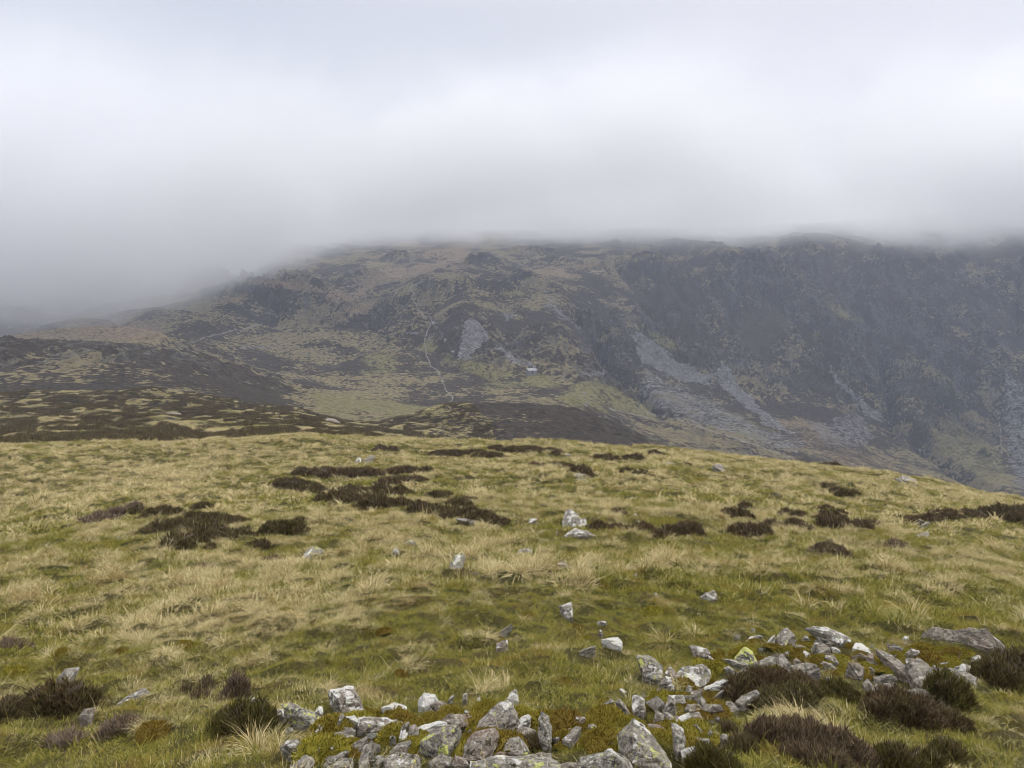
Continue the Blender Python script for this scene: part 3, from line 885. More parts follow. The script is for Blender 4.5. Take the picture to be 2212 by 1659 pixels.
STONES = [
 # (zoomed region, outline, white lichen, yellow lichen, brown, label)
 (ZA, [(1005,380),(1190,340),(1310,340),(1350,430),(1470,690),(1200,700),(1090,590),(1000,470)], .62, 0, .5, 'upright brown boulder with white lichen cap and one round white spot'),
 (ZA, [(395,580),(530,545),(740,650),(890,720),(1015,810),(820,835),(600,770),(480,640)], .35, .7, 0, 'long grey slab with yellow lichen at the left end of the stones'),
 (ZA, [(260,740),(350,640),(430,620),(490,680),(430,740),(300,775)], .75, 0, .3, 'low white-topped block against the left end of a yellow-spotted slab'),
 (ZA, [(820,660),(870,585),(920,590),(925,670),(880,695)], .75, 0, .3, 'small white stone standing behind the long yellow-spotted slab'),
 (ZA, [(1060,860),(1110,720),(1170,670),(1195,700),(1190,780),(1110,885)], .05, 0, .9, 'upright leaf-shaped brown stone in front of the white-capped boulder'),
 (ZA, [(1195,715),(1320,705),(1375,760),(1360,790),(1260,770)], .9, 0, .2, 'small white-crusted stone at the left tip of a long blotched block'),
 (ZA, [(1375,735),(1500,725),(1850,760),(1950,810),(1890,880),(1600,880),(1480,905),(1370,860)], .58, 0, .4, 'long level block with large white blotches over brown moss'),
 (ZA, [(810,925),(870,810),(960,800),(980,880),(900,935)], .75, 0, .2, 'white-capped stone tucked under the right end of the yellow-spotted slab'),
 (ZA, [(1650,610),(1830,540),(1900,610),(1980,590),(1975,660),(1870,690),(1690,640)], .88, 0, .1, 'bright white arched stone poking out of a mossy hummock'),
 (ZA, [(1040,940),(1280,860),(1340,900),(1310,960),(1180,960),(1090,970)], .4, 0, 0, 'flat pale grey stone below the brown leaf-shaped stone'),
 (ZA, [(1110,1000),(1190,940),(1310,960),(1315,1040),(1250,1075)], .15, 0, 0, 'plain grey stone leaning on the flat pale one behind it'),
 (ZA, [(375,1105),(480,1020),(590,1005),(760,1130),(740,1165),(600,1205),(480,1150)], .42, 0, .1, 'grey block with a single white spot alone in the turf at lower left'),
 (ZA, [(590,1020),(640,970),(670,980),(665,1050)], .1, .1, .8, 'tiny tan stone stuck behind the grey block with a white spot'),
 (ZA, [(1270,1080),(1470,965),(1490,1000),(1450,1090),(1380,1150)], .3, 0, .1, 'pale wedge of stone pointing up right out of moss'),
 (ZA, [(1375,1330),(1430,1100),(1540,1015),(1565,1080),(1540,1190),(1460,1290)], .4, 0, .5, 'upright speckled stone with orange stain beside the pale wedge'),
 (ZA, [(1880,990),(1920,840),(2005,770),(2015,800),(2000,960),(1960,1020)], .45, .1, 0, 'pointed finger stone with a white tip at the end of the blotched block'),
 (ZA, [(2005,960),(2020,830),(2090,815),(2130,880),(2145,1010),(2100,1040),(2050,1000)], .3, 0, .6, 'round-headed brown finger stone beside the white-tipped one'),
 (ZA, [(1760,1160),(1880,1060),(2035,1015),(2030,1080),(1960,1140),(1850,1170)], .2, .5, 0, 'small blue-grey slab with a yellow tip lying on moss'),
 (ZA, [(830,1180),(885,1090),(910,1130),(870,1190)], .5, 0, .4, 'small pinkish stone left of the moss below the flat grey stones'),
 (ZA, [(980,1110),(1050,1080),(1070,1110),(1050,1170)], .3, 0, .1, 'little grey stone half buried in moss left of the pale wedge'),
 (ZA, [(500,1365),(700,1200),(800,1250),(810,1300),(760,1420),(560,1440)], .35, 0, .2, 'sloping grey rock with dark moss pits at the lower left of the stones'),
 (ZA, [(930,1320),(1080,1210),(1240,1140),(1250,1180),(1100,1270),(1010,1370)], .55, 0, .1, 'thin white-edged slab rising behind a square grey stone'),
 (ZA, [(1060,1320),(1130,1250),(1300,1235),(1300,1420),(1050,1430)], .1, 0, 0, 'square smooth grey stone at the bottom of the picture'),
 (ZA, [(1370,1340),(1440,1260),(1580,1210),(1700,1215),(1720,1250),(1600,1330),(1400,1390)], .45, .1, .1, 'pale flat rock left of the humped bottom rock'),
 (ZA, [(1690,1260),(1850,1170),(2000,1180),(2130,1210),(2150,1290),(2080,1350),(1900,1420),(1720,1400)], .5, .2, .1, 'humped pale rock with dark pits at the bottom edge'),
 (ZA, [(1765,1010),(1780,940),(1840,975),(1840,1015)], .5, 0, 0, 'tiny pale stone under the long blotched block'),
 (ZB, [(500,770),(620,690),(880,690),(910,730),(900,830),(760,850),(560,810)], .12, .1, 1.0, 'reddish slab with dark moss pits behind the yellow-spotted middle slab'),
 (ZB, [(235,860),(330,815),(500,780),(600,790),(560,850),(260,905)], .92, .3, .1, 'narrow white-crusted slab below the reddish slab'),
 (ZB, [(250,1040),(400,920),(560,850),(720,810),(770,900),(780,960),(600,1190),(500,1130),(350,1150)], .28, .55, .1, 'broad grey slab tilted to the left with three yellow lichen spots'),
 (ZB, [(955,910),(1010,770),(1250,540),(1330,530),(1400,520),(1430,600),(1510,760),(1400,840),(1330,880),(1250,940)], .40, .15, .25, 'large pale leaning slab with white-flecked peak, tallest near the middle'),
 (ZB, [(790,1200),(850,1000),(960,910),(1200,860),(1250,960),(1230,1070),(1150,1150),(1050,1270),(850,1270)], .15, 0, .8, 'long purplish-brown slab lying at the foot of the large leaning slab'),
 (ZB, [(235,500),(300,420),(380,450),(450,440),(490,520),(400,570),(280,600),(230,560)], .97, 0, 0, 'heart-shaped white stone in the grass above the reddish slab'),
 (ZB, [(380,570),(480,520),(560,530),(640,600),(500,660)], .2, 0, .7, 'brown stone tucked against the heart-shaped white stone'),
 (ZB, [(610,500),(680,430),(690,465),(640,495)], .7, 0, 0, 'small sharp pale stone in grass just right of the heart-shaped stone'),
 (ZB, [(790,480),(800,440),(850,410),(865,460),(840,505),(800,505)], .4, 0, .2, 'small grey stump of stone in grass above the large leaning slab'),
 (ZB, [(970,490),(1000,465),(1018,495),(990,510)], 1.0, 0, 0, 'tiny round white stone in grass above the large leaning slab'),
 (ZB, [(1360,490),(1400,400),(1470,360),(1490,430),(1500,530),(1440,510)], .72, 0, .1, 'jagged upright white stone in grass behind the large leaning slab'),
 (ZB, [(1090,590),(1130,550),(1200,540),(1190,600)], .2, 0, .1, 'grey stone in moss at the left shoulder of the large leaning slab'),
 (ZB, [(1530,720),(1620,685),(1660,720),(1640,780),(1570,810),(1500,860),(1460,850)], .75, 0, .1, 'small white-headed stone leaning right of the large leaning slab'),
 (ZB, [(1750,950),(1760,740),(1790,645),(1880,720),(1910,850),(1905,1110),(1820,1060)], .35, .05, .1, 'tall pointed finger of grey stone standing by itself'),
 (ZB, [(1900,720),(1950,685),(2000,710),(1980,745),(1920,750)], .3, 0, 0, 'small grey stone right of the tall finger stone tip'),
 (ZB, [(2045,760),(2060,710),(2100,760),(2080,790)], .4, 0, 0, 'tiny grey stone between the tall finger and a plain square stone'),
 (ZB, [(2110,710),(2210,705),(2340,730),(2320,800),(2240,840),(2130,835)], .12, 0, .3, 'plain square grey stone set upright in the turf'),
 (ZB, [(1470,880),(1560,840),(1700,880),(1720,910),(1600,960),(1500,960)], .2, 0, .5, 'brownish stone lying left of the tall finger stone'),
 (ZB, [(1240,1110),(1350,1000),(1500,970),(1580,1040),(1640,1160),(1560,1210),(1380,1200),(1270,1150)], .3, .15, .2, 'rounded rough rock with moss on top right of the purplish slab'),
 (ZB, [(1170,1230),(1240,1160),(1330,1160),(1300,1260)], .0, 0, .9, 'dark brown stone in the shade below the rounded rough rock'),
 (ZB, [(900,1290),(1270,1270),(1400,1230),(1500,1250),(1700,1250),(1900,1270),(2010,1340),(2000,1440),(900,1440)], .5, .62, 0, 'long level slab with much yellow lichen along the bottom edge'),
 (ZB, [(1500,1240),(1760,1180),(1920,1190),(1920,1300),(1700,1300)], .1, .1, .4, 'flat purplish slab lying on the long yellow-lichened slab'),
 (ZB, [(350,1300),(520,1190),(660,1240),(640,1330),(450,1370)], .2, 0, .2, 'domed grey stone with a moss cushion on its front at the bottom'),
 (ZB, [(650,1330),(700,1210),(830,1240),(870,1330),(720,1360)], .2, 0, .7, 'ribbed dark stone at the left end of the long yellow-lichened slab'),
 (ZB, [(700,1200),(760,1150),(850,1160),(800,1210)], .6, 0, 0, 'small pale stone at the left foot of the purplish slab'),
 (ZC, [(150,1010),(200,1000),(330,845),(400,850),(310,1020),(270,1050),(180,1040)], .3, 0, .3, 'slanting dark-footed stone right of the tall finger'),
 (ZB, [(2010,1330),(2130,1290),(2290,1310),(2280,1420),(2020,1420)], .2, 0, .4, 'dark rough stone at the bottom edge right of the yellow-lichened slab'),
 (ZC, [(850,970),(1030,750),(1060,740),(1180,830),(1300,980),(1400,1130),(1500,1280),(1560,1420),(1050,1300),(910,1170),(890,1050)], .42, .45, .25, 'large pointed triangular stone with yellow-green patches'),
 (ZC, [(260,1400),(380,1240),(520,1240),(720,1170),(780,1140),(900,1200),(1000,1280),(1060,1400)], .3, .15, 0, 'broad ridged grey rock at the bottom edge below the triangular stone'),
 (ZC, [(600,610),(780,490),(810,525),(720,570),(640,620)], .2, 0, .1, 'thin grey stone leaning on the back of a mossy hummock'),
 (ZC, [(820,530),(880,490),(960,590),(1020,690),(980,690)], .4, 0, .2, 'narrow pale stone leaning down to the right from a mossy hummock'),
 (ZC, [(1035,600),(1040,460),(1080,435),(1190,490),(1210,620),(1180,680),(1060,650)], .6, 0, .3, 'layered upright stone like a small stack of plates'),
 (ZC, [(795,690),(840,690),(930,770),(940,800),(810,770)], .3, 0, .3, 'small grey stone on the front of the mossy hummock'),
 (ZC, [(480,820),(540,810),(660,880),(640,890),(490,860)], .2, 0, .2, 'flat grey stone at the foot of the mossy hummock'),
 (ZC, [(755,1030),(860,1080),(800,1115),(770,1090)], .2, 0, .2, 'small grey chip left of the triangular stone'),
 (ZC, [(1300,790),(1340,640),(1430,680),(1450,790),(1360,810)], .35, 0, .3, 'upright speckled stone above the brown rounded stone'),
 (ZC, [(1430,650),(1520,680),(1590,740),(1550,780),(1470,780)], .1, 0, .3, 'dark grey stone right of the upright speckled one'),
 (ZC, [(1200,880),(1240,810),(1380,820),(1445,860),(1430,920),(1300,910)], .05, 0, 1.0, 'rounded dark brown stone above the triangular stone flank'),
 (ZC, [(1565,900),(1535,790),(1600,800),(1680,880),(1710,1050),(1690,1120),(1610,1190),(1580,1060)], .5, 0, .2, 'upright white-streaked post of stone right of the triangular stone'),
 (ZC, [(1570,790),(1640,710),(1760,670),(1780,720),(1700,760),(1620,790)], .92, 0, 0, 'white sloping stone above the white-streaked post'),
 (ZC, [(1720,760),(1780,680),(1880,655),(1930,740),(1850,790)], .2, 0, .3, 'rough grey stone behind yellow moss cushions'),
 (ZC, [(1815,820),(1850,810),(1950,930),(1920,970),(1840,900)], .1, 0, .3, 'plain grey blade of stone between yellow moss cushions'),
 (ZC, [(1780,1040),(1830,980),(2010,1000),(2020,1040),(1900,1070)], .4, 0, .4, 'low two-toned stone behind the dark bottom heather'),
 (ZC, [(1650,1150),(1740,1110),(1900,1080),(1810,1170),(1770,1260),(1700,1290)], .92, .15, 0, 'white-crusted stone at the left edge of the bottom heather'),
 (ZC, [(1985,960),(2020,870),(2060,930),(2030,1010)], .3, 0, 0, 'small grey stone under a yellow moss cushion'),
 (ZC, [(2130,1000),(2170,935),(2250,945),(2240,1010)], .2, 0, 0, 'blue-grey stone at the top of the bottom heather'),
 (ZC, [(1900,610),(1960,560),(2170,570),(2190,640),(1970,650)], .25, 0, .2, 'long low grey stone in front of the half-hidden heather stone'),
 (ZC, [(1700,620),(1740,560),(1830,560),(1850,640),(1760,650)], .1, 0, .8, 'rounded dark stone with a pale left rim'),
 (ZD, [(460,570),(610,570),(680,610),(790,710),(750,770),(790,830),(760,890),(690,850),(580,840),(560,680)], .5, .5, .1, 'leaning block blotched white and yellow at the left of the right-hand stones'),
 (ZD, [(820,800),(880,700),(960,780),(950,850),(880,840)], .1, 0, .6, 'pointed brown stone between two lichened blocks'),
 (ZD, [(915,880),(1030,740),(1290,690),(1400,760),(1340,860),(1370,910),(1260,970),(1150,900),(1100,860),(950,930)], .65, .3, .1, 'big white-lichened boulder arching over a moss cushion'),
 (ZD, [(750,940),(830,835),(900,850),(900,900),(850,940)], .7, 0, .3, 'white-spotted stone left of the arching boulder'),
 (ZD, [(855,970),(900,910),(940,960),(930,1020),(880,1020)], .5, .1, 0, 'small striped pale stone at the left foot of the arching boulder'),
 (ZD, [(690,1060),(740,980),(770,1000),(720,1110)], .3, 0, .2, 'thin grey blade left of a small yellow-capped stone'),
 (ZD, [(770,1030),(830,990),(860,1040),(840,1120)], .3, .7, 0, 'small stone with a yellow lichen cap above the flat-topped block'),
 (ZD, [(860,1080),(1060,1080),(1090,1180),(960,1180),(850,1140)], .5, 0, 0, 'flat-topped white rectangular block'),
 (ZD, [(790,1280),(860,1140),(960,1150),(950,1240),(860,1280)], .4, 0, .2, 'white-spotted stone under the flat-topped block'),
 (ZD, [(1060,1080),(1200,1080),(1230,1120),(1100,1160)], .25, 0, .2, 'grey stone butting the right end of the flat-topped block'),
 (ZD, [(1140,1070),(1160,1030),(1300,990),(1290,1080),(1200,1100)], .05, 0, .7, 'dark brown stone under the arching boulder'),
 (ZD, [(1300,990),(1480,900),(1640,880),(1640,930),(1480,1000),(1330,1010)], .72, 0, .1, 'long white-crusted slab running into the brown heather'),
 (ZD, [(1220,1140),(1290,1090),(1340,1150),(1290,1200)], .35, 0, 0, 'speckled grey stone below the dark brown stone'),
 (ZD, [(1420,1120),(1520,1030),(1570,1010),(1520,1080),(1440,1130)], .4, 0, .1, 'pale stone under the left edge of the brown heather'),
 (ZD, [(1550,1210),(1620,1150),(1700,1180),(1750,1270),(1650,1300),(1580,1260)], .1, .1, .5, 'tan blunt stone below the heather with moss at its foot'),
 (ZD, [(1720,1170),(1790,1090),(1980,1010),(2020,1060),(1960,1160),(1780,1220)], .4, 0, 0, 'pale grey rock half hidden between brown and green heather'),
 (ZD, [(1130,460),(1180,445),(1270,490),(1360,490),(1400,560),(1300,590),(1230,570)], .45, 0, .4, 'flat crusted rock barely above the grass left of the yellow stone'),
 (ZD, [(1360,570),(1420,600),(1440,640),(1380,610)], .5, 0, .1, 'small white chip below the flat crusted rock'),
 (ZD, [(1700,600),(1790,500),(1840,470),(1920,530),(1980,640),(1930,680),(1820,660),(1710,640)], .3, 1.0, 0, 'mound-shaped stone covered in yellow-green lichen'),
 (ZD, [(1535,620),(1650,625),(1870,690),(1830,710),(1650,650)], .4, .5, 0, 'thin flat slab in front of the yellow-green mound-shaped stone'),
 (ZD, [(1560,740),(1620,700),(1700,760),(1650,770)], .2, 0, .1, 'low grey stone in moss below the thin flat slab'),
 (ZD, [(10,375),(110,410),(190,350),(230,340),(280,410),(270,465),(170,440),(60,420)], .97, .15, 0, 'saddle-shaped bright white stone alone in the grass'),
 (ZD, [(240,1000),(260,990),(340,1030),(300,1060)], .7, 0, .4, 'small white and dark chip in grass left of the stones'),
 (ZD, [(1740,790),(1830,740),(1840,770),(1800,800)], .5, 0, 0, 'small pale stone at the top left edge of the brown heather'),
 (ZE, [(265,400),(330,330),(450,325),(480,335),(370,390),(290,420)], .65, 0, .2, 'flat white-crusted stone at the upper left of the right-hand stones'),
 (ZE, [(500,460),(560,370),(620,315),(640,360),(590,450)], .7, 0, .1, 'narrow leaning white stone against a two-tier block'),
 (ZE, [(635,380),(680,310),(740,230),(800,240),(890,320),(880,380),(760,480),(690,440)], .52, .25, .3, 'two-tier block with white belly and grey cap'),
 (ZE, [(310,250),(350,225),(385,245),(370,270)], .2, 0, 0, 'small blue-grey stone on top of the slope above the others'),
 (ZE, [(1005,230),(1150,225),(1280,230),(1430,280),(1560,340),(1580,400),(1430,420),(1380,370),(1230,290),(1080,260)], .6, .1, .1, 'long pale slab sloping down right, topmost of the right-hand stones'),
 (ZE, [(960,380),(1020,310),(1070,370),(1010,430)], .1, 0, .4, 'thin pointed tan stone left of a moss clump'),
 (ZE, [(1095,490),(1150,390),(1210,395),(1320,480),(1335,560),(1200,570),(1110,520)], .4, 0, .3, 'two-peaked stone with a white right flank'),
 (ZE, [(1260,430),(1360,400),(1340,440),(1270,460)], .1, 0, .3, 'low brown stone under the long pale slab'),
 (ZE, [(1345,475),(1410,460),(1465,530),(1430,570),(1380,540)], .75, .25, .3, 'small white stone with a yellow corner right of the two-peaked stone'),
 (ZE, [(1615,480),(1650,415),(1730,425),(1830,500),(1845,550),(1620,530)], .78, 0, .2, 'white-capped block sitting above a broad brown slab'),
 (ZE, [(1600,590),(1700,555),(1880,560),(2060,650),(2000,710),(1760,680),(1620,640)], .15, 0, .8, 'broad purplish-brown slab below the white-capped block'),
 (ZE, [(1890,490),(2000,530),(2210,650),(2360,760),(2350,880),(2200,720),(1920,560)], .1, 0, .5, 'long dark slab on edge slanting down to the right'),
 (ZE, [(1530,760),(1560,670),(1690,670),(1760,740),(1730,830),(1690,840),(1600,790)], .2, 0, .6, 'squarish tan block below the broad purplish-brown slab'),
 (ZE, [(1260,600),(1270,570),(1370,565),(1420,640),(1440,690),(1380,670)], .4, 0, .2, 'grey stone with a folded right side below the two-peaked stone'),
 (ZE, [(975,560),(1000,510),(1080,555),(1030,590)], .75, 0, .1, 'small white-topped stone left below the two-peaked stone'),
 (ZE, [(750,540),(800,520),(810,570),(770,570)], .4, 0, 0, 'tiny pale stone in turf above the red-brown stone'),
 (ZE, [(860,640),(900,605),(970,660),(880,690)], .0, 0, 1.0, 'small rusty red-brown stone above the long grey slab'),
 (ZE, [(830,480),(940,440),(1010,470),(990,500),(880,500)], .4, 0, .2, 'low crusted stone right below the two-tier block'),
 (ZE, [(370,680),(560,590),(680,610),(650,640),(620,710),(480,700)], .1, 0, 0, 'clean blue-grey cracked slab right of the yellow-green stone'),
 (ZE, [(610,650),(750,590),(840,690),(700,735),(540,680)], .4, 0, 0, 'grey wedge with a white patch leaning on the cracked slab'),
 (ZE, [(820,710),(990,680),(1150,690),(1200,750),(1060,800),(960,830),(870,760)], .25, 0, .2, 'long flat grey slab with a dark underside above the heather'),
 (ZE, [(1150,690),(1230,640),(1340,680),(1430,770),(1350,770),(1220,720)], .25, 0, .4, 'curved grey stone hooked over moss right of the long flat slab'),
 (ZE, [(460,770),(560,750),(820,755),(910,830),(880,860),(750,800),(500,790)], .3, 0, .1, 'pale slab just showing over the top of the brown heather'),
 (ZE, [(1270,850),(1330,860),(1440,940),(1420,960),(1320,920)], .35, 0, .2, 'thin ribbed stone slipping down the moss'),
 (ZE, [(1740,930),(1800,865),(1870,960),(1890,1020),(1760,980)], .2, 0, 0, 'pointed blue-grey stone beside dry grass stems'),
 (ZE, [(1875,840),(2120,815),(2170,860),(1960,880),(1900,875)], .3, 0, .2, 'thin horizontal slab in moss left of the big upright stone'),
 (ZE, [(1890,950),(1940,920),(1945,970),(1900,985)], .3, 0, .2, 'small grey stone right of the pointed blue-grey one'),
 (ZE, [(2000,930),(2080,920),(2140,970),(2090,990)], .5, 0, .1, 'small white-flecked stone at the top of the right brown heather'),
 (ZE, [(1760,740),(1850,720),(1890,760),(1800,770)], .3, 0, .2, 'low arched grey stone right of the squarish tan block'),
 (ZF, [(810,400),(850,320),(980,260),(1340,270),(1480,290),(1700,280),(1830,420),(1920,520),(1980,620),(1700,600),(1400,540),(1200,560),(1080,480),(900,420)], .30, .15, .6, 'big broad dark outcrop with mossy top, largest stone on the right', .12),
 (ZF, [(550,380),(570,360),(630,365),(630,410),(570,425)], .65, 0, 0, 'small pale cube-like stone left of the big dark outcrop'),
 (ZF, [(340,500),(430,505),(560,520),(540,545),(380,525)], .35, 0, .3, 'thin flake of stone in rusty turf left of the outcrop'),
 (ZF, [(590,590),(660,520),(800,570),(740,620)], .3, 0, .3, 'flat grey flake lying above the moss bank'),
 (ZF, [(590,690),(640,655),(740,690),(850,720),(950,790),(970,890),(900,960),(800,1070),(700,980),(620,870)], .35, .1, .35, 'big upright blunt stone with a white streak in front of the outcrop'),
 (ZF, [(1000,750),(1070,720),(1160,710),(1180,745),(1050,765)], .2, .2, .2, 'low flat stone in moss below the bare twig'),
 (ZF, [(985,785),(1000,765),(1030,768),(1035,790)], 1.0, 0, 0, 'tiny white pebble on moss right of the blunt stone'),
 (ZF, [(1310,830),(1330,770),(1370,730),(1420,760),(1420,850)], 1.0, 0, 0, 'bright white peaked stone beside the right heather'),
 (ZF, [(1480,730),(1500,650),(1580,610),(1660,660),(1695,730),(1600,760),(1520,750)], .5, 0, .3, 'round striped stone at the top left of the right heather'),
 (ZF, [(1430,850),(1420,760),(1600,760),(1640,800),(1560,880)], .2, 0, .2, 'rough grey stone under the round striped one'),
 (ZF, [(1210,850),(1420,860),(1560,930),(1540,1020),(1420,1000),(1320,900)], .25, .1, .1, 'long cracked grey rock below the bright white peaked stone'),
 (ZF, [(600,1120),(740,1075),(960,1130),(975,1270),(880,1270),(700,1180)], .2, 0, .1, 'smooth broad grey rock behind the lower brown heather'),
 (ZF, [(1070,870),(1085,790),(1120,800),(1130,880)], .4, 0, .1, 'small upright pale stone in moss right of the blunt stone'),
 (ZF, [(1120,790),(1230,800),(1300,830),(1200,850)], .5, 0, .1, 'thin pale slab running towards the bright white peaked stone'),
 (ZS, [(0,260),(50,215),(95,195),(105,230),(50,250)], .2, 0, .2, 'slanting grey stone in open grass left of the saddle-shaped stone'),
 (ZS, [(-30,350),(40,320),(65,320),(60,360),(20,385),(-30,390)], .6, 0, .6, 'pinkish white stone in open grass below the slanting grey one'),
 (ZS, [(640,415),(740,370),(770,375),(760,405),(700,415)], .5, 0, .1, 'flat wedge of grey stone in grass below the saddle-shaped stone'),
 (ZS, [(795,260),(805,230),(830,265),(810,280)], .8, 0, .2, 'white chip under a dry tussock above the saddle-shaped stone'),
 (ZS, [(780,178),(820,168),(860,172),(855,186)], .8, 0, 0, 'flat white stone topping a mossy hump above the saddle-shaped stone'),
 (ZL, [(360,500),(410,440),(505,425),(480,470),(420,520)], .35, 0, 0, 'slanting grey stone in the grass above the left heather bush'),
 (ZL, [(730,660),(830,595),(910,560),(980,600),(900,610),(780,660)], .45, 0, .1, 'low pale stone in grass between the two left heather bushes'),
 (ZL, [(1525,660),(1600,620),(1675,630),(1685,690),(1640,710)], .4, .1, .1, 'pale stone behind the green heather left of the stones'),
 (ZL, [(500,740),(530,690),(600,680),(570,770)], .1, 0, .9, 'brown stone under the left heather bush'),
 (ZM, [(1500,610),(1520,545),(1550,530),(1590,560),(1620,600),(1615,655),(1510,655)], .70, .1, .3, 'tall white-streaked outcrop standing alone in the middle of the slope'),
 (ZM, [(1605,650),(1625,590),(1645,590),(1665,655)], .8, 0, .1, 'white pointed stone against the right side of the tall outcrop'),
 (ZM, [(1510,700),(1580,660),(1650,668),(1720,705),(1620,718),(1520,712)], .65, 0, .2, 'flat white-patched rocks at the foot of the tall outcrop'),
 (ZM, [(830,595),(870,588),(1000,620),(995,634),(900,622)], .5, .1, .1, 'long pale stone at the lower end of the big heather patch'),
 (ZM, [(1285,625),(1290,590),(1340,592),(1340,615)], .75, 0, .1, 'white stone in grass left of the tall outcrop, the upper of two'),
 (ZM, [(1330,648),(1350,620),(1415,625),(1400,648)], .35, .2, .2, 'mossy grey stone in grass left of the tall outcrop, the lower of two'),
 (ZM, [(1145,667),(1180,643),(1197,664)], .35, 0, 0, 'grey-green low stone right of the big heather patch'),
 (ZM, [(430,815),(430,785),(460,775),(475,815),(450,828)], .75, 0, .5, 'stone with a white oval face beside a mossy hump'),
 (ZM, [(500,750),(540,725),(578,745),(540,768)], .5, 0, 0, 'pale grey stone above the white oval-faced one'),
 (ZM, [(540,818),(560,790),(582,818)], .6, 0, 0, 'left of a pair of small white stones right of the oval-faced one'),
 (ZM, [(590,812),(610,780),(627,805)], .75, 0, 0, 'right of a pair of small white stones right of the oval-faced one'),
 (ZM, [(370,772),(410,745),(417,762)], .5, 0, .1, 'thin pale stone on top of the mossy hump'),
 (ZM, [(785,880),(820,825),(870,808),(888,830),(865,880),(855,915),(800,908)], .65, .5, .2, 'white stone with a green moss front in the middle of the grass'),
 (ZM, [(1210,812),(1230,785),(1290,778),(1320,810),(1340,832),(1240,820)], .55, 0, .1, 'broad pale stone above a green moss cushion in mid slope'),
 (ZM, [(1425,852),(1460,826),(1472,848)], .5, 0, .1, 'small white-topped stone right of the broad pale one'),
 (ZM, [(1470,880),(1500,858),(1570,905),(1500,902)], .3, 0, .3, 'dark slanting stone in grass below the small white-topped one'),
 (ZM, [(1900,912),(1960,886),(1967,906),(1920,922)], .6, 0, .2, 'flat white-topped stone by itself on the green slope'),
 (ZM, [(1940,955),(1970,928),(1980,975)], .9, 0, 0, 'white upright chip below the flat white-topped stone'),
 (ZM, [(1475,1145),(1560,1118),(1560,1170),(1567,1222),(1530,1218),(1510,1170)], .75, .1, .1, 'white crooked stone in grass above the saddle-shaped stone'),
 (ZM, [(2065,1095),(2090,1058),(2132,1100)], .6, 0, .4, 'small white-capped stone in grass right of the crooked white one'),
 (ZM, [(918,952),(965,925),(972,948)], .5, 0, .1, 'pale stone half sunk in dry grass below the moss-fronted stone'),
 (ZM, [(190,228),(210,203),(230,210),(228,238)], .9, 0, 0, 'white stone at the left of the small far pile'),
 (ZM, [(238,230),(280,195),(312,190),(316,218),(290,238)], .4, 0, .4, 'dark stone of the small far pile behind the big heather patch'),
 (ZM, [(1580,322),(1600,304),(1650,314),(1640,332),(1590,336)], .6, 0, .2, 'white-topped rock in front of the far brown heather clumps'),
 (ZM, [(1583,348),(1600,337),(1667,350),(1650,360)], .45, .1, 0, 'flat pale slab in front of the far white-topped rock'),
 (ZM, [(1938,590),(1965,553),(1988,592)], .7, .2, .1, 'small white-edged stone right of the tall outcrop, the upper one'),
 (ZM, [(1962,622),(1980,603),(2003,620)], .9, 0, 0, 'small white stone right of the tall outcrop, the lower one'),
 (ZM, [(2132,253),(2160,233),(2207,240),(2192,264)], .5, 0, .2, 'pale rock near the brow right of centre'),
 (ZM, [(1513,193),(1535,178),(1557,194)], .7, 0, 0, 'small pale stone at the end of the far heather strip'),
 (ZM, [(1934,323),(1960,306),(1988,322)], .6, 0, .2, 'small pale stone below the far right heather clumps'),
 (ZM, [(2095,170),(2110,160),(2128,170)], .9, 0, 0, 'white speck of stone right on the brow'),
 (ZM, [(722,816),(730,801),(740,815)], 1., 0, 0, 'tiny white stone in grass left of the moss-fronted one'),
 (ZM, [(1452,692),(1462,670),(1477,692)], .9, 0, 0, 'small white stone left of the flat white-patched rocks'),
 (ZN, [(1478,312),(1488,297),(1530,308),(1582,335),(1577,352),(1545,342),(1495,325)], .45, 0, .3, 'pale slab perched on smaller stones near the right brow'),
 (ZN, [(1450,318),(1480,308),(1500,345),(1470,335)], .3, 0, .2, 'grey stone under the left end of the perched slab'),
 (ZN, [(1500,345),(1575,350),(1562,364),(1512,356)], .4, 0, .6, 'tan stone under the right end of the perched slab'),
 (ZN, [(363,253),(385,230),(420,233),(447,262),(430,278),(380,268)], .4, 0, .4, 'dark lichened rock near the brow, right of the low grassy knoll'),
 (ZN, [(83,238),(105,213),(152,235),(140,248)], .5, 0, .2, 'pale rock left of the dark one near the brow'),
 (ZN, [(1508,594),(1560,566),(1600,558),(1628,590),(1580,608)], .4, 0, .1, 'broad grey rock at the left edge of the right grassy mound'),
 (ZN, [(1568,658),(1600,638),(1652,633),(1640,668),(1600,673)], .3, 0, .1, 'grey rock below the broad one on the right grassy mound'),
 (ZN, [(1593,605),(1630,573),(1657,573),(1610,613)], .5, .1, .1, 'thin pale rock right of the broad one on the right grassy mound'),
 (ZN, [(288,1024),(330,993),(380,978),(402,1030),(340,1044)], .6, .1, .4, 'white and mossy stone alone in the dry grass of the right slope'),
 (ZN, [(733,424),(755,407),(772,422)], .9, 0, 0, 'small white stone between the two right heather clumps'),
 (ZN, [(1253,434),(1270,421),(1283,433)], .8, 0, 0, 'small white stone right of the round heather clump'),
 (ZN, [(608,388),(620,376),(630,390)], .9, 0, 0, 'tiny white stone above the left heather clump of the right slope'),
 (ZQ, [(1903,838),(1940,790),(2000,768),(2052,800),(1990,825),(1940,860)], .6, .5, .3, 'mossy white stone alone below the left heather patches'),
 (ZQ, [(593,700),(620,682),(642,699)], .2, 0, 0, 'small blue-grey stone on the left green hump'),
 (ZQ, [(718,728),(745,708),(777,718),(760,733)], .15, .1, 0, 'dark grey stone right of the blue-grey one on the left hump'),
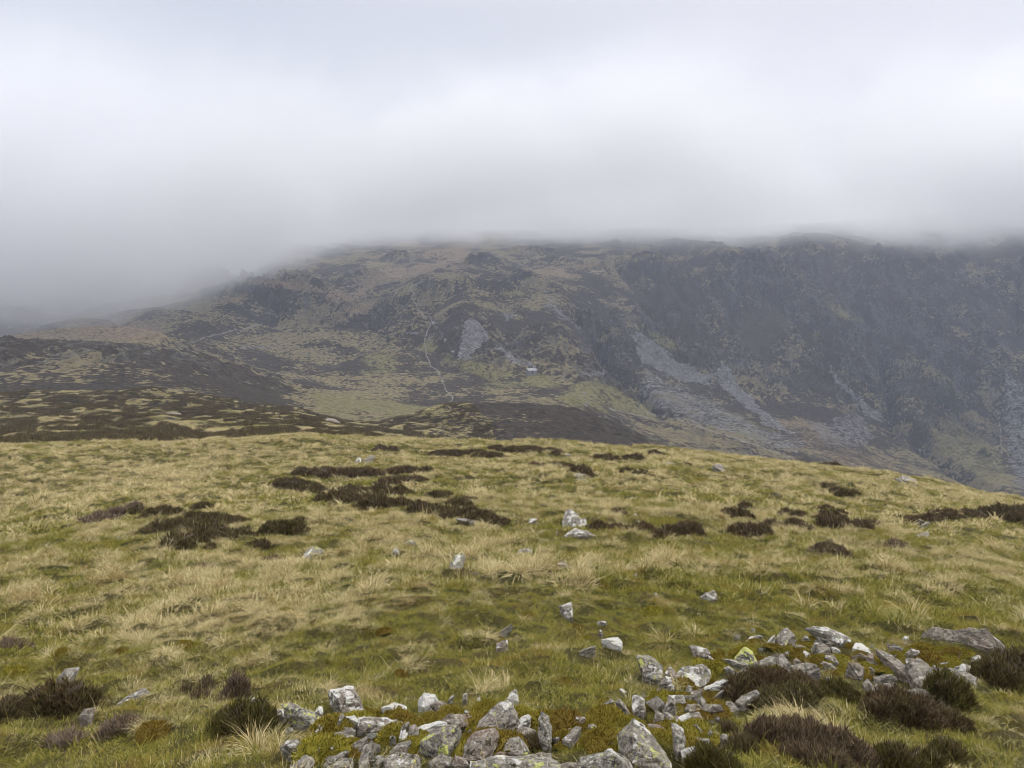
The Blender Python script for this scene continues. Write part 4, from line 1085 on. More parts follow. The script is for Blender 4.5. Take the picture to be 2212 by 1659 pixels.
 (ZQ, [(1868,261),(1885,246),(1900,261)], 1., 0, 0, 'white stone above the big heather patch on the left'),
 (ZQ, [(1013,134),(1040,122),(1057,134)], .9, 0, 0, 'white stone at the edge of the dark moor on the left'),
 (ZQ, [(667,163),(690,146),(707,162)], .7, 0, 0, 'pale stone in the straw-coloured grass near the dark moor'),
 (ZQ, [(560,140),(600,128),(604,142)], .6, 0, 0, 'flat pale stone under the dark moor edge at far left'),
]
for zf, pts, w_, y_, b_, lab, *ln in STONES:
    rock(zf(pts), lab, w_ if zf in (ZA, ZB, ZC, ZD, ZE, ZF) else w_ * 0.85, y_, b_, lean=(ln[0] if ln else 0.5), group=('stones of the tumbled bank' if zf in (ZA, ZB, ZC, ZD, ZE, ZF) else 'stones scattered over the grass slope'))

# ------------------------------------------------------------------ heather
def heather_material():
    m = NT('heather_sprigs')
    h = m.attr('h').outputs['Fac']; rnd = m.attr('rnd').outputs['Fac']
    sc = m.n('ShaderNodeSeparateColor', {0: m.n('ShaderNodeObjectInfo').outputs['Color']})
    br = m.mix(rnd, (0.044, 0.029, 0.015), (0.190, 0.135, 0.078))
    gr = m.mix(rnd, (0.036, 0.034, 0.011), (0.150, 0.132, 0.042))
    pl = m.mix(rnd, (0.15, 0.105, 0.075), (0.33, 0.255, 0.195))
    p = m.n('ShaderNodeNewGeometry').outputs['Position']
    k = m.math('ADD', sc.outputs[0], m.math('MULTIPLY', m.math('SUBTRACT', m.noise(p, 3.0, 4, 0.65), 0.5), 2.4), clamp=True)
    col = m.mix(k, br, gr)
    col = m.mix(sc.outputs[1], col, pl)
    df = m.n('ShaderNodeBsdfDiffuse', {'Color': col}); tr = m.n('ShaderNodeBsdfTranslucent', {'Color': col})
    ms = m.n('ShaderNodeMixShader', {0: 0.25, 1: df.outputs[0], 2: tr.outputs[0]})
    m.t.links.new(ms.outputs[0], m.out.inputs['Surface'])
    return m.m
MAT_HEATHER = heather_material()
def twig_material():
    m = NT('heather_wood')
    p = m.n('ShaderNodeTexCoord').outputs['Object']
    return m.surf(m.mix(m.noise(p, 30, 3, 0.6), (0.09, 0.066, 0.050), (0.30, 0.245, 0.20)), 0.9)
MAT_TWIG = twig_material()

def sprigs(domes, dens, L, w, spread=0.6):
    """upright sprigs covering a set of domes (x, y, z, rx, h); returns arrays for one mesh"""
    Vs, Fs, Hs, Rs = [], [], [], []; off = 0
    for (x, y, z, rx, hh, ry) in domes:
        n = max(40, int(dens * (rx * ry * math.pi + 1.6 * hh * rx)))
        a = rng.uniform(0, 2 * np.pi, n); q = np.sqrt(rng.uniform(0, 1, n)) * np.where(rng.uniform(0, 1, n) < 0.16, rng.uniform(1.0, 1.45, n), 1.0)
        lump = 1 + 0.30 * n2(3 * np.cos(a) + x * 7, 3 * np.sin(a) + y * 5)
        gx = x + rx * q * np.cos(a) * lump; gy = y + ry * q * np.sin(a) * lump
        top = np.sqrt(np.clip(1 - q ** 2, 0, 1))
        dz = (hh * top + 0.05 * hh) * rng.uniform(0.35, 1.0, n) ** 0.6 * (1 + 0.45 * n2(gx * 3.5 / max(rx, .15), gy * 3.5 / max(rx, .15)))
        gz = H(gx, gy) + dz * 0.86
        nx = 0.55 * q * np.cos(a) + rng.normal(0, spread, n); ny = 0.55 * q * np.sin(a) + rng.normal(0, spread, n); nz = 0.9 + 0.3 * rng.uniform(0, 1, n)
        nn = np.sqrt(nx * nx + ny * ny + nz * nz); nx /= nn; ny /= nn; nz /= nn
        gap = n2(gx * 6 / max(rx, .12) + 11, gy * 6 / max(rx, .12)) < -0.28
        gz = np.where(gap, gz - 0.45 * dz, gz)
        Ln = L * rng.uniform(0.5, 1.25, n)
        tw = rng.uniform(0, np.pi, n); sx, sy = np.cos(tw) * w, np.sin(tw) * w
        B = np.stack([gx, gy, gz], 1); Dv = np.stack([nx, ny, nz], 1)
        bend = rng.normal(0, 0.25, (n, 3)) * Ln[:, None]
        sd = np.stack([sx, sy, np.zeros(n)], 1)
        v = np.stack([B - 0.45 * Ln[:, None] * Dv - sd * 0.4, B - 0.45 * Ln[:, None] * Dv + sd * 0.4, B + 0.25 * Ln[:, None] * Dv + sd, B + 0.25 * Ln[:, None] * Dv - sd,
                      B + Ln[:, None] * Dv + bend * 0.4 + sd * 0.25, B + Ln[:, None] * Dv + bend * 0.4 - sd * 0.25], 1).reshape(-1, 3)
        b = np.arange(n)[:, None] * 6 + off
        Vs.append(v); Fs.append(np.concatenate([b + np.array([[0, 1, 2, 3]]), b + np.array([[3, 2, 4, 5]])]))
        Hs.append(np.tile([0, 0, .6, .6, 1, 1], n)); Rs.append(np.repeat(rng.uniform(0, 1, n), 6)); off += len(v)
    return np.concatenate(Vs), np.concatenate(Fs), np.concatenate(Hs), np.concatenate(Rs)

def tubes(paths, rads, k=5):
    """thin tapering branches as one mesh"""
    Vs, Fs = [], []; off = 0
    for path, rad in zip(paths, rads):
        P = np.array(path, float); n = len(P)
        for i in range(n):
            d = P[min(i + 1, n - 1)] - P[max(i - 1, 0)]; d /= np.linalg.norm(d) + 1e-9
            u = np.cross(d, [0.3, 0.2, 1]); u /= np.linalg.norm(u) + 1e-9; v = np.cross(d, u)
            t = 2 * np.pi * np.arange(k) / k; rr_ = rad * (1 - 0.75 * i / (n - 1))
            Vs.append(P[i] + rr_ * (np.cos(t)[:, None] * u + np.sin(t)[:, None] * v))
        j = np.arange(k); jn = (j + 1) % k
        for i in range(n - 1):
            Fs.append(np.stack([off + i * k + j, off + i * k + jn, off + (i + 1) * k + jn, off + (i + 1) * k + j], 1))
        off += n * k
    return np.concatenate(Vs), np.concatenate(Fs)

def branches(x, y, z, rx, hh, n, rad):
    paths, rads = [], []
    for i in range(n):
        a = rng.uniform(0, 2 * np.pi); q = rng.uniform(0.0, 0.35) * rx; e = rng.uniform(0.6, 1.05)
        p0 = np.array([x + q * math.cos(a), y + q * math.sin(a), z - 0.04])
        p3 = np.array([x + rx * e * math.cos(a) * 0.8, y + rx * e * math.sin(a) * 0.8, z + hh * rng.uniform(0.7, 1.12)])
        pts = [p0 + (p3 - p0) * t + np.array([0, 0, 0.25 * hh * math.sin(math.pi * t)]) + rng.normal(0, 0.03 * rx, 3) * (t > 0) for t in np.linspace(0, 1, 5)]
        paths.append(pts); rads.append(rad)
        for t in (0.5, 0.75):
            s = pts[2 if t == 0.5 else 3]
            e2 = s + rng.normal(0, 0.22 * rx, 3) + np.array([0, 0, 0.25 * hh])
            paths.append([s, (s + e2) / 2 + rng.normal(0, 0.02 * rx, 3), e2]); rads.append(rad * 0.6)
    return paths, rads

HEATH_SPOTS = []
def heather(domes, lab, green=0.35, pale=0.0, dens=None, name='heather_patch', group='heather patches on the slope', bare=0.0, cat='heather'):
    ds = []
    for (px, py, w, h) in domes:
        c = hit(px / 1.8517, (py - 0.12 * h) / 1.8517)
        r = math.hypot(c.x, c.y)
        rx = w / 1.8517 / FPX * r * (0.5 if r < 12 else 0.6)
        hh = h / 1.8517 / FPX * r * (0.85 if r < 12 else 0.72)
        ry = max(rx * 0.75, min(hh * 1.1, rx * 1.3))
        ds.append((c.x, c.y, c.z, rx, hh, ry))
        HEATH_SPOTS.append((c.x, c.y, rx * 0.85, ry * 0.85))
    rm = np.mean([math.hypot(d[0], d[1]) for d in ds])
    w = max(0.0026, rm * 0.0008)
    L = float(np.clip(0.030 + 0.0042 * rm, 0.048, 0.24))
    de = dens or float(np.clip(4.2e4 / max(rm / 4.5, 1) ** 1.9, 420, 4.2e4))
    root = D.objects.new(name, None); COL.objects.link(root)
    root.location = (ds[0][0], ds[0][1], ds[0][2]); root.empty_display_size = 0.1
    tag(root, lab, cat, group)
    o0 = np.array(root.location)
    V, F, hh_, rn = sprigs(ds, de * (1 - bare), L, w)
    fo = link('foliage', new_mesh('foliage', V - o0, F, [MAT_HEATHER], True, {'h': hh_, 'rnd': rn}), root)
    fo.color = (green, pale, 0, 1)
    paths, rads = [], []
    for d in ds:
        p, q = branches(d[0], d[1], d[2], d[3], d[4], int((14 if rm < 12 else 5) * (1 + 2 * bare)), max(0.004, rm * 0.0005))
        paths += p; rads += q
    V, F = tubes(paths, rads)
    link('stems', new_mesh('stems', V - o0, F, [MAT_TWIG], True), root)
    return root

def dm(zf, lst, k):
    return [(zf([(x, y)])[0][0], zf([(x, y)])[0][1], w / k, h / k) for x, y, w, h in lst]
heather(dm(ZE, [(170,1120,320,300),(420,990,440,250),(690,970,380,210),(930,1000,300,190),(1060,1080,200,160),(90,1180,200,200)], 3.16), 'large brown upright heather dome over the right-hand stones', .12, .05)
heather(dm(ZE, [(560,1230,540,210),(330,1250,260,150),(930,1190,420,230),(1080,1120,240,180)], 3.16), 'low green-brown heather in front of the large brown dome', .85, .12)
heather(dm(ZF, [(1120,1230,420,330),(1330,1200,240,210)], 3.424), 'green heather clump right of the big blunt stone', .9, .0)
heather(dm(ZF, [(1900,1130,560,430),(2130,1180,500,560),(1700,1050,260,240)], 3.424), 'big dark heather bush at the right edge below the outcrop', .55, 0)
heather(dm(ZG, [(1230,860,330,200),(1420,910,380,190),(1620,960,290,150),(1150,860,150,120)], 1.8495), 'long brown heather bush slanting down to the right', .15, .06)
heather(dm(ZG, [(330,1090,300,220),(560,1140,420,250),(820,1180,400,220),(1000,1230,240,150),(700,1260,500,160)], 1.8495), 'wide purplish-brown heather bush at the lower right', .10, .25)
heather(dm(ZC, [(1990,1420,560,340),(2180,1440,400,280)], 3.16), 'dark green heather at the bottom edge right of the stones', .95, 0)
heather(dm(ZG, [(120,1130,190,110),(30,1000,110,90)], 1.8495), 'small mixed heather tuft between bottom stones and brown bushes', .6, .15)
heather(dm(ZG, [(1290,1260,380,170),(1480,1250,220,120),(1640,1180,200,110)], 1.8495), 'dark low heather along the bottom right edge', .6, 0)
heather(dm(ZG, [(850,720,240,80),(740,730,120,60)], 1.8495), 'thin dark green heather strip behind the wide bush', .8, 0)
heather(dm(ZL, [(400,730,330,190),(270,690,160,120),(530,670,130,70)], 1.58), 'dark round heather bush at the lower left', .35, .0)
heather(dm(ZL, [(1500,640,130,180),(1440,650,90,100)], 1.58), 'tall twiggy brown heather standing at left centre', .1, .3, bare=.35)
heather(dm(ZL, [(1560,850,360,190),(1420,820,160,120),(1640,840,150,120)], 1.58), 'dark green heather bush beside the left end of the stones', .9, 0)
heather(dm(ZL, [(1310,600,90,110),(1260,640,100,60),(1180,590,60,50)], 1.58), 'straggly thin heather left of the tall twiggy one', .3, .2, bare=.5)
heather(dm(ZL, [(420,920,180,70),(330,910,100,40)], 1.58), 'dead grey heather twigs lying at the lower left', .0, .9, bare=.8, name='dead_heather')
heather(dm(ZL, [(80,320,170,70)], 1.58), 'pale purple heather tuft at the left edge', .0, .7, bare=.4)
heather(dm(ZL, [(720,860,200,90),(800,830,120,60)], 1.58), 'wispy pale heather in turf right of the dead twigs', .2, .6, bare=.6)
heather(dm(ZL, [(20,830,120,160),(60,720,120,80)], 1.58), 'dark heather cut by the left edge at the bottom', .4, .1)
heather(dm(ZB, [(1700,1150,240,170),(1640,1100,120,90)], 3.16), 'small dark heather sprig between rough rock and finger stone', .35, .15)
heather(dm(ZQ, [(860,585,120,70),(1060,590,220,80),(1270,550,130,60),(1330,620,240,60),(1000,680,180,50),(1130,650,240,60),(1400,650,260,60),(1120,760,160,70),(1290,745,240,70),(1470,730,200,60),(1540,700,130,40),(1200,690,200,60),(1330,690,200,60)], 1.58), 'wide dark heather patch on the left of the slope', .5, .05)
heather(dm(ZQ, [(1780,690,230,95),(1890,640,100,55)], 1.58), 'small dark heather clump just right of the wide left patch', .55, 0)
heather(dm(ZQ, [(1640,805,110,80),(1330,795,60,40)], 1.58), 'dark heather tuft below the wide left patch', .3, .0)
heather(dm(ZQ, [(1720,880,120,40),(1280,930,110,40)], 1.58), 'faint brown heather tufts beside the mossy white stone', .1, .2)
heather(dm(ZQ, [(620,620,190,50),(740,590,120,70),(850,540,80,50)], 1.58), 'bare pinkish heather stems at the left end of the wide patch', .0, .55, bare=.3)
heather(dm(ZM, [(40,320,160,45),(160,325,200,55),(300,320,160,50),(430,320,160,50),(540,300,120,35),(630,300,80,35),(450,375,200,45),(560,370,120,40),(-120,310,140,35),(-20,310,140,35)], 1.58), 'far upper arm of the big heather patch, brown and broken', .12, .08)
heather(dm(ZM, [(-250,385,140,50),(-150,400,160,55),(-60,440,160,60),(60,500,220,80),(200,520,220,90),(340,530,220,90),(480,540,200,80),(620,560,180,80),(720,600,200,90),(720,470,150,50),(850,530,150,60),(850,600,200,80),(960,615,180,75),(1040,622,110,60),(130,440,240,60),(300,450,240,60),(430,460,200,60)], 1.58), 'big dark heather patch stretching across left centre', .38, .05)
heather(dm(ZM, [(1130,640,60,50),(900,490,110,25)], 1.58), 'little brown heather tuft at the right tip of the big patch', .1, .2)
heather(dm(ZM, [(720,190,110,22),(830,190,110,25),(930,190,130,30),(1040,210,170,38),(1080,160,80,25),(1170,170,150,30),(1290,165,150,30),(1390,175,130,25),(1470,185,60,15)], 1.58), 'long low heather strip near the brow at the centre', .15, .0)
heather(dm(ZM, [(1460,275,90,38),(1530,280,80,28),(1610,300,110,42),(1650,315,70,35),(1340,270,90,22)], 1.58), 'two humped brown heather clumps above the far white rock', .12, 0)
heather(dm(ZM, [(1750,215,110,25),(1820,235,90,30),(1950,228,110,38),(2090,185,80,18)], 1.58), 'brown heather strip near the brow right of centre', .15, 0)
heather(dm(ZM, [(350,155,80,22),(420,160,70,18)], 1.58), 'faint heather strip near the brow left of centre', .1, .2)
heather(dm(ZM, [(1910,300,70,20),(1990,315,80,25)], 1.58), 'little heather tufts by the far right pale stone', .3, 0)
heather(dm(ZM, [(1740,655,140,30),(1850,665,110,25),(1990,675,170,42),(2110,705,80,40),(2160,680,90,30)], 1.58), 'thin brown heather strip right of the tall outcrop', .1, .0)
heather(dm(ZM, [(1860,570,80,35)], 1.58), 'small brown heather tuft above the strip by the outcrop', .1, .1)
heather(dm(ZN, [(520,570,150,80),(560,500,60,40),(470,535,80,40)], 1.4786), 'rounded dark heather clump, the left of the right slope', .25, 0)
heather(dm(ZN, [(810,540,70,40),(870,545,70,25)], 1.4786), 'small heather tuft between the right slope clumps', .3, .1)
heather(dm(ZN, [(1040,515,70,35),(1050,555,80,40),(1120,540,70,40)], 1.4786), 'three dark heather tufts in the middle of the right slope', .35, 0)
heather(dm(ZN, [(1130,430,130,52),(1060,418,70,28),(1200,420,60,25),(1035,375,70,22)], 1.4786), 'round brown heather clump below the right brow', .3, 0)
heather(dm(ZN, [(230,645,150,70),(110,665,90,25),(40,675,70,45)], 1.4786), 'dark brown heather hump below the right slope clumps', .1, 0)
heather(dm(ZN, [(560,655,150,65),(650,640,130,50),(740,625,120,50),(850,610,110,60),(920,630,70,30)], 1.4786), 'long brown heather hedge across the right slope', .15, .1)
heather(dm(ZN, [(1100,615,170,65),(1230,620,140,50),(1310,605,90,35)], 1.4786), 'brown heather bank left of the right grassy mound', .1, .05)
heather(dm(ZN, [(1530,582,130,35),(1650,568,120,38),(1760,560,130,50),(1905,548,120,38)], 1.4786), 'brown heather line behind the right grassy mound', .1, .05)
heather(dm(ZN, [(2090,560,190,85),(2190,570,120,80)], 1.4786), 'dark heather bush at the right edge on top of the mound', .3, 0)
heather(dm(ZN, [(1450,735,80,50)], 1.4786), 'lone purplish heather tuft below the right mound', .0, .5)
heather(dm(ZN, [(1050,750,170,50)], 1.4786), 'dry brown tuft of heather and grass on the right slope', .4, .35)
heather(dm(ZN, [(960,232,120,22),(1060,245,80,12)], 1.4786), 'dark heather edge on the right brow', .2, 0)

# ------------------------------------------------------------------ grass and moss (ground cover)
def polar_points(r0, r1, spacing, amax=R(43)):
    """jittered cover of the wedge of ground in view, about one point per spacing x spacing"""
    n = int((2 * amax / 2) * (r1 * r1 - r0 * r0) / spacing ** 2)
    r = np.sqrt(rng.uniform(r0 * r0, r1 * r1, n)); a = rng.uniform(-amax, amax, n)
    return r * np.sin(a), r * np.cos(a)

spots = np.array(ROCK_SPOTS)
hspots = np.array(HEATH_SPOTS)
def clear_of(x, y, k_rock=1.0, k_heath=0.8):
    ok = np.ones(len(x), bool)
    for sx, sy, sr in spots:
        near = (np.abs(x - sx) < sr) & (np.abs(y - sy) < sr)
        if near.any():
            ok &= ~(near & (np.hypot(x - sx, y - sy) < sr * k_rock))
    for sx, sy, rx, ry in hspots:
        near = (np.abs(x - sx) < rx) & (np.abs(y - sy) < ry)
        if near.any():
            ok &= ~(near & (((x - sx) / rx) ** 2 + ((y - sy) / ry) ** 2 < k_heath ** 2))
    return ok

GREEN_LAWN = [ZQ([(-80, 700), (350, 640), (700, 660), (850, 720), (1000, 830), (700, 950), (300, 960), (-80, 960)]),
              ZM([(60, 820), (300, 700), (480, 740), (620, 900), (400, 960), (100, 940)]),
              ZN([(1600, 600), (1800, 570), (2212, 620), (2212, 800), (1900, 790), (1640, 700)]),
              ZM([(1500, 380), (1900, 420), (2212, 480), (2212, 620), (1800, 560)]),
              [(900, 2700), (1400, 2600), (2100, 2640), (2400, 2700), (2300, 2860), (1700, 2800), (1200, 2760)],
              [(2300, 2330), (2900, 2300), (3500, 2330), (4096, 2380), (4096, 2560), (3000, 2520), (2400, 2560)],
              [(3550, 2880), (4096, 2800), (4096, 3072), (3700, 3072)]]
STRAW = [ZQ([(-80, 130), (600, 120), (1500, 60), (2000, 80), (1700, 260), (1300, 430), (800, 520), (300, 640), (-80, 640)]),
         [(0, 2250), (700, 2150), (1300, 2200), (1700, 2300), (1400, 2560), (800, 2640), (0, 2560)],
         [(1350, 2050), (1700, 2140), (2400, 2200), (2600, 2350), (1900, 2420), (1400, 2300)],
         [(3300, 1900), (4096, 1990), (4096, 2060), (3500, 2010)]]
def zone_px(x, y, z, polys):
    px, py = world_px(x, y, z); px = px * 1.8517; py = py * 1.8517
    wob = 45 * n2(px / 120, py / 60); px = px + wob; py = py + 0.5 * wob
    out = np.zeros(len(x))
    for pl in polys:
        P = np.array(pl); ins_ = inside(px, py, P)
        out = np.maximum(out, ins_ * sstep(0, 70, seg_dist(px, py, P, True)))
    return out

def straw_field(x, y, z):
    r = np.hypot(x, y)
    n = 0.40 * fbm(x / 2.2, y / 2.2, 3, 0.55) + 0.30 * fbm(x / 8, y / 8, 2) + 0.35 * n2(x / 0.5, y / 0.45) + 0.55 * hummock(x, y) - 0.06
    t = 0.13 + 0.16 * sstep(9, 24, r) + n * 0.85
    t = t - 0.34 * zone_px(x, y, z, GREEN_LAWN) + 0.26 * zone_px(x, y, z, STRAW) - 0.12 * sstep(9, 6, r)
    return np.clip(t, 0.0, 1.0)

def place(name, x, y, nvar, smin, smax, tint, coll, first=0, lean=0.0):
    z = H(x, y)
    n = len(x)
    e = 0.25
    gx = (H(x + e, y) - z) / e; gy = (H(x, y + e) - z) / e
    rot = np.stack([np.arctan(gy) * 0.7, -np.arctan(gx) * 0.7, rng.uniform(-0.9, 0.9, n) if lean else rng.uniform(0, 2 * np.pi, n)], 1)
    return scatter(name, np.stack([x, y, z], 1), rot, rng.uniform(smin, smax, n), first + rng.integers(0, nvar, n), tint, coll)

MG = MAT_GRASS
turf_a = [tuft_mesh('turf', MG, dict(n=52, rad=.085, L=.050, Ls=.022, w=.0062, tilt=.65, droop=.7, comb=.35), dict(n=6, rad=.08, L=.12, Ls=.04, w=.0045, tilt=.5, droop=.9, comb=.5)) for i in range(8)]
tuss_a = [tuft_mesh('tussock', MG, dict(n=130, rad=.085, L=.22, Ls=.08, w=.0054, tilt=.60, droop=1.45, comb=.75), dict(n=40, rad=.15, L=.13, Ls=.05, w=.006, tilt=1.0, droop=.7)) for i in range(8)]
turf_b = [tuft_mesh('turf', MG, dict(n=60, rad=.19, L=.085, Ls=.035, w=.013, tilt=.65, droop=.7, comb=.3), dict(n=6, rad=.17, L=.18, Ls=.05, w=.009, tilt=.5, droop=.9, comb=.5)) for i in range(8)]
tuss_b = [tuft_mesh('tussock', MG, dict(n=95, rad=.15, L=.31, Ls=.11, w=.014, tilt=.45, droop=1.35, comb=.45), dict(n=26, rad=.2, L=.15, Ls=.05, w=.014, tilt=1.0, droop=.7)) for i in range(8)]
turf_c = [tuft_mesh('turf', MG, dict(n=60, rad=.42, L=.13, Ls=.05, w=.032, tilt=.65, droop=.7, comb=.3)) for i in range(8)]
tuss_c = [tuft_mesh('tussock', MG, dict(n=66, rad=.24, L=.42, Ls=.13, w=.042, tilt=.5, droop=1.3, comb=.4)) for i in range(8)]
GV = variants('grass_kinds', turf_a + tuss_a + turf_b + tuss_b + turf_c + tuss_c)

def stony(x, y):
    d = np.zeros(len(x))
    for sx, sy, sr in spots:
        if sy < 14:
            d = np.maximum(d, np.exp(-((x - sx) ** 2 + (y - sy) ** 2) / (sr + 0.12) ** 2))
    return d
X, Y, SCL, IDX, TNT = [], [], [], [], []
def put(r0, r1, sp, kind, smin, smax, keep=None, dt=0.0, heath=0.62):
    x, y = polar_points(r0, r1, sp, R(62) if r1 < 20 else R(46))
    z = base_z(x, y)
    t = straw_field(x, y, z)
    ok = clear_of(x, y, 0.8, heath if r0 > 10 else 0.48)
    if keep is not None:
        ok &= keep(x, y, t)
    x, y, t = x[ok], y[ok], t[ok]
    X.append(x); Y.append(y); SCL.append(rng.uniform(smin, smax, len(x)) * (1 - 0.45 * stony(x, y)))
    IDX.append(kind * 8 + rng.integers(0, 8, len(x))); TNT.append(np.clip(t + dt + rng.normal(0, 0.20, len(x)), 0, 1))
def clump(s0, lo):
    def f(x, y, t):
        p = 0.45 + 0.5 * n2(x / s0, y / s0) + 0.75 * hummock(x, y) + 0.7 * (t - 0.5)
        return rng.uniform(0, 1, len(x)) < np.clip(p - lo, 0, 1)
    return f
put(2.2, 13, 0.080, 0, 0.55, 1.15, None, -0.06)
put(2.2, 13, 0.30, 1, 0.40, 1.10, clump(1.1, 0.14), 0.40)
put(13, 34, 0.16, 2, 0.7, 1.3, None, -0.10)
put(13, 34, 0.44, 3, 0.45, 1.2, clump(1.6, 0.06), 0.42)
put(34, 101, 0.40, 4, 0.7, 1.3, None, -0.08)
put(34, 101, 0.76, 5, 0.5, 1.2, clump(2.4, 0.0), 0.42)
X, Y, SCL, IDX, TNT = map(np.concatenate, (X, Y, SCL, IDX, TNT))
Zg = H(X, Y); e = 0.25
gx = (H(X + e, Y) - Zg) / e; gy = (H(X, Y + e) - Zg) / e
ROT = np.stack([np.arctan(gy) * 0.7, -np.arctan(gx) * 0.7, rng.uniform(-1.0, 1.0, len(X)) + np.where(rng.uniform(0, 1, len(X)) < 0.25, np.pi, 0)], 1)
grass = scatter('grass', np.stack([X, Y, Zg - 0.005], 1), ROT, SCL, IDX, TNT, GV)
print('grass tufts', len(X))

# moss cushions among the stones
def moss_material():
    m = NT('moss')
    h = m.attr('h').outputs['Fac']; rnd = m.attr('rnd').outputs['Fac']; tint = m.attr('tint', 'INSTANCER').outputs['Fac']
    a = m.mix(rnd, (0.075, 0.052, 0.014), (0.245, 0.165, 0.032))
    b = m.mix(rnd, (0.110, 0.105, 0.016), (0.360, 0.320, 0.050))
    df = m.n('ShaderNodeBsdfDiffuse', {'Color': m.mix(tint, a, b)})
    m.t.links.new(df.outputs[0], m.out.inputs['Surface'])
    return m.m
MAT_MOSS = moss_material()
def cushion(name):
    n = 900
    a = rng.uniform(0, 2 * np.pi, n); q = np.sqrt(rng.uniform(0, 1, n)); rad, hh = 0.10, 0.055
    nx, ny, nz = q * np.cos(a), q * np.sin(a), np.sqrt(1 - q * q) + 0.15
    P = np.stack([rad * nx, rad * ny, hh * (np.sqrt(1 - q * q)) * (1 + 0.3 * n2(6 * nx, 6 * ny)) - 0.012], 1)
    Dv = np.stack([nx, ny, nz], 1) + rng.normal(0, 0.35, (n, 3)); Dv /= np.linalg.norm(Dv, axis=1, keepdims=True)
    tw = rng.uniform(0, np.pi, n); sd = np.stack([np.cos(tw), np.sin(tw), rng.normal(0, .3, n)], 1) * 0.0026
    L = rng.uniform(0.007, 0.016, n)[:, None]
    V = np.stack([P - sd, P + sd, P + L * Dv + 0.6 * sd, P + L * Dv - 0.6 * sd], 1).reshape(-1, 3)
    F = np.arange(n)[:, None] * 4 + np.array([[0, 1, 2, 3]])
    # solid heart under the leaves
    k = 14; t = np.linspace(0, 2 * np.pi, k, endpoint=False)
    rings = [(1.0, -0.012), (0.85, 0.45), (0.5, 0.82), (0.05, 0.97)]
    C = np.concatenate([np.stack([rad * s * np.cos(t), rad * s * np.sin(t), np.full(k, hh * z_ - 0.008)], 1) for s, z_ in rings])
    o = len(V); j = np.arange(k); jn = (j + 1) % k
    FC = np.concatenate([np.stack([o + i * k + j, o + i * k + jn, o + (i + 1) * k + jn, o + (i + 1) * k + j], 1) for i in range(3)])
    return new_mesh(name, np.concatenate([V, C]), np.concatenate([F, FC]), [MAT_MOSS], True,
                    {'h': np.concatenate([np.tile([0, 0, 1, 1], n), np.zeros(len(C))]), 'rnd': np.concatenate([np.repeat(rng.uniform(0, 1, n), 4), np.full(len(C), .2)])})
MV = variants('moss_kinds', [cushion('moss_cushion') for i in range(5)])
MOSS_AREAS = [ZA([(950, 700), (1500, 620), (2200, 700), (2200, 1365), (450, 1365), (700, 1000), (900, 900)]), ZB([(-50, 700), (700, 650), (1000, 560), (1300, 560), (1800, 640), (2250, 720), (2300, 1365), (-50, 1365)]),
              ZC([(450, 700), (750, 480), (1000, 650), (1300, 420), (1400, 250), (1900, 20), (2250, 80), (2212, 1000), (1700, 1365), (250, 1365), (350, 900)]),
              ZE([(-250, 560), (300, 480), (900, 420), (1300, 280), (1700, 520), (2200, 560), (2212, 900), (1700, 950), (1000, 820), (100, 740), (-200, 1100), (-700, 900), (-500, 700)]),
              ZF([(250, 520), (700, 480), (1100, 520), (1500, 560), (1700, 640), (1300, 760), (1500, 1100), (1300, 1150), (900, 860), (500, 900), (-50, 800)])]
x, y = polar_points(2.8, 13.5, 0.085, R(36))
z = H(x, y)
mz = np.zeros(len(x))
px, py = world_px(x, y, z); px *= 1.8517; py *= 1.8517
for pl in MOSS_AREAS:
    P = np.array(pl); mz = np.maximum(mz, inside(px, py, P) * sstep(0, 50, seg_dist(px, py, P, True)))
keep = (rng.uniform(0, 1, len(x)) < np.clip(mz * (0.46 + 1.0 * n2(x / 0.45, y / 0.45)) + 0.03 * (n2(x / .8, y / .8) > 0.35), 0, 1))
x, y, z = x[keep], y[keep], z[keep]
scl = np.clip(rng.lognormal(-0.1, 0.35, len(x)), 0.5, 1.9)
rot = np.stack([rng.normal(0, .25, len(x)) - 0.2, rng.normal(0, .25, len(x)), rng.uniform(0, 6.28, len(x))], 1)
moss = scatter('moss', np.stack([x, y, z + 0.01], 1), rot, scl, rng.integers(0, 5, len(x)), np.clip(0.45 + 0.7 * n2(x / 0.7 + 9, y / 0.7) + rng.normal(0, .15, len(x)), 0, 1), MV)
print('moss', len(x))

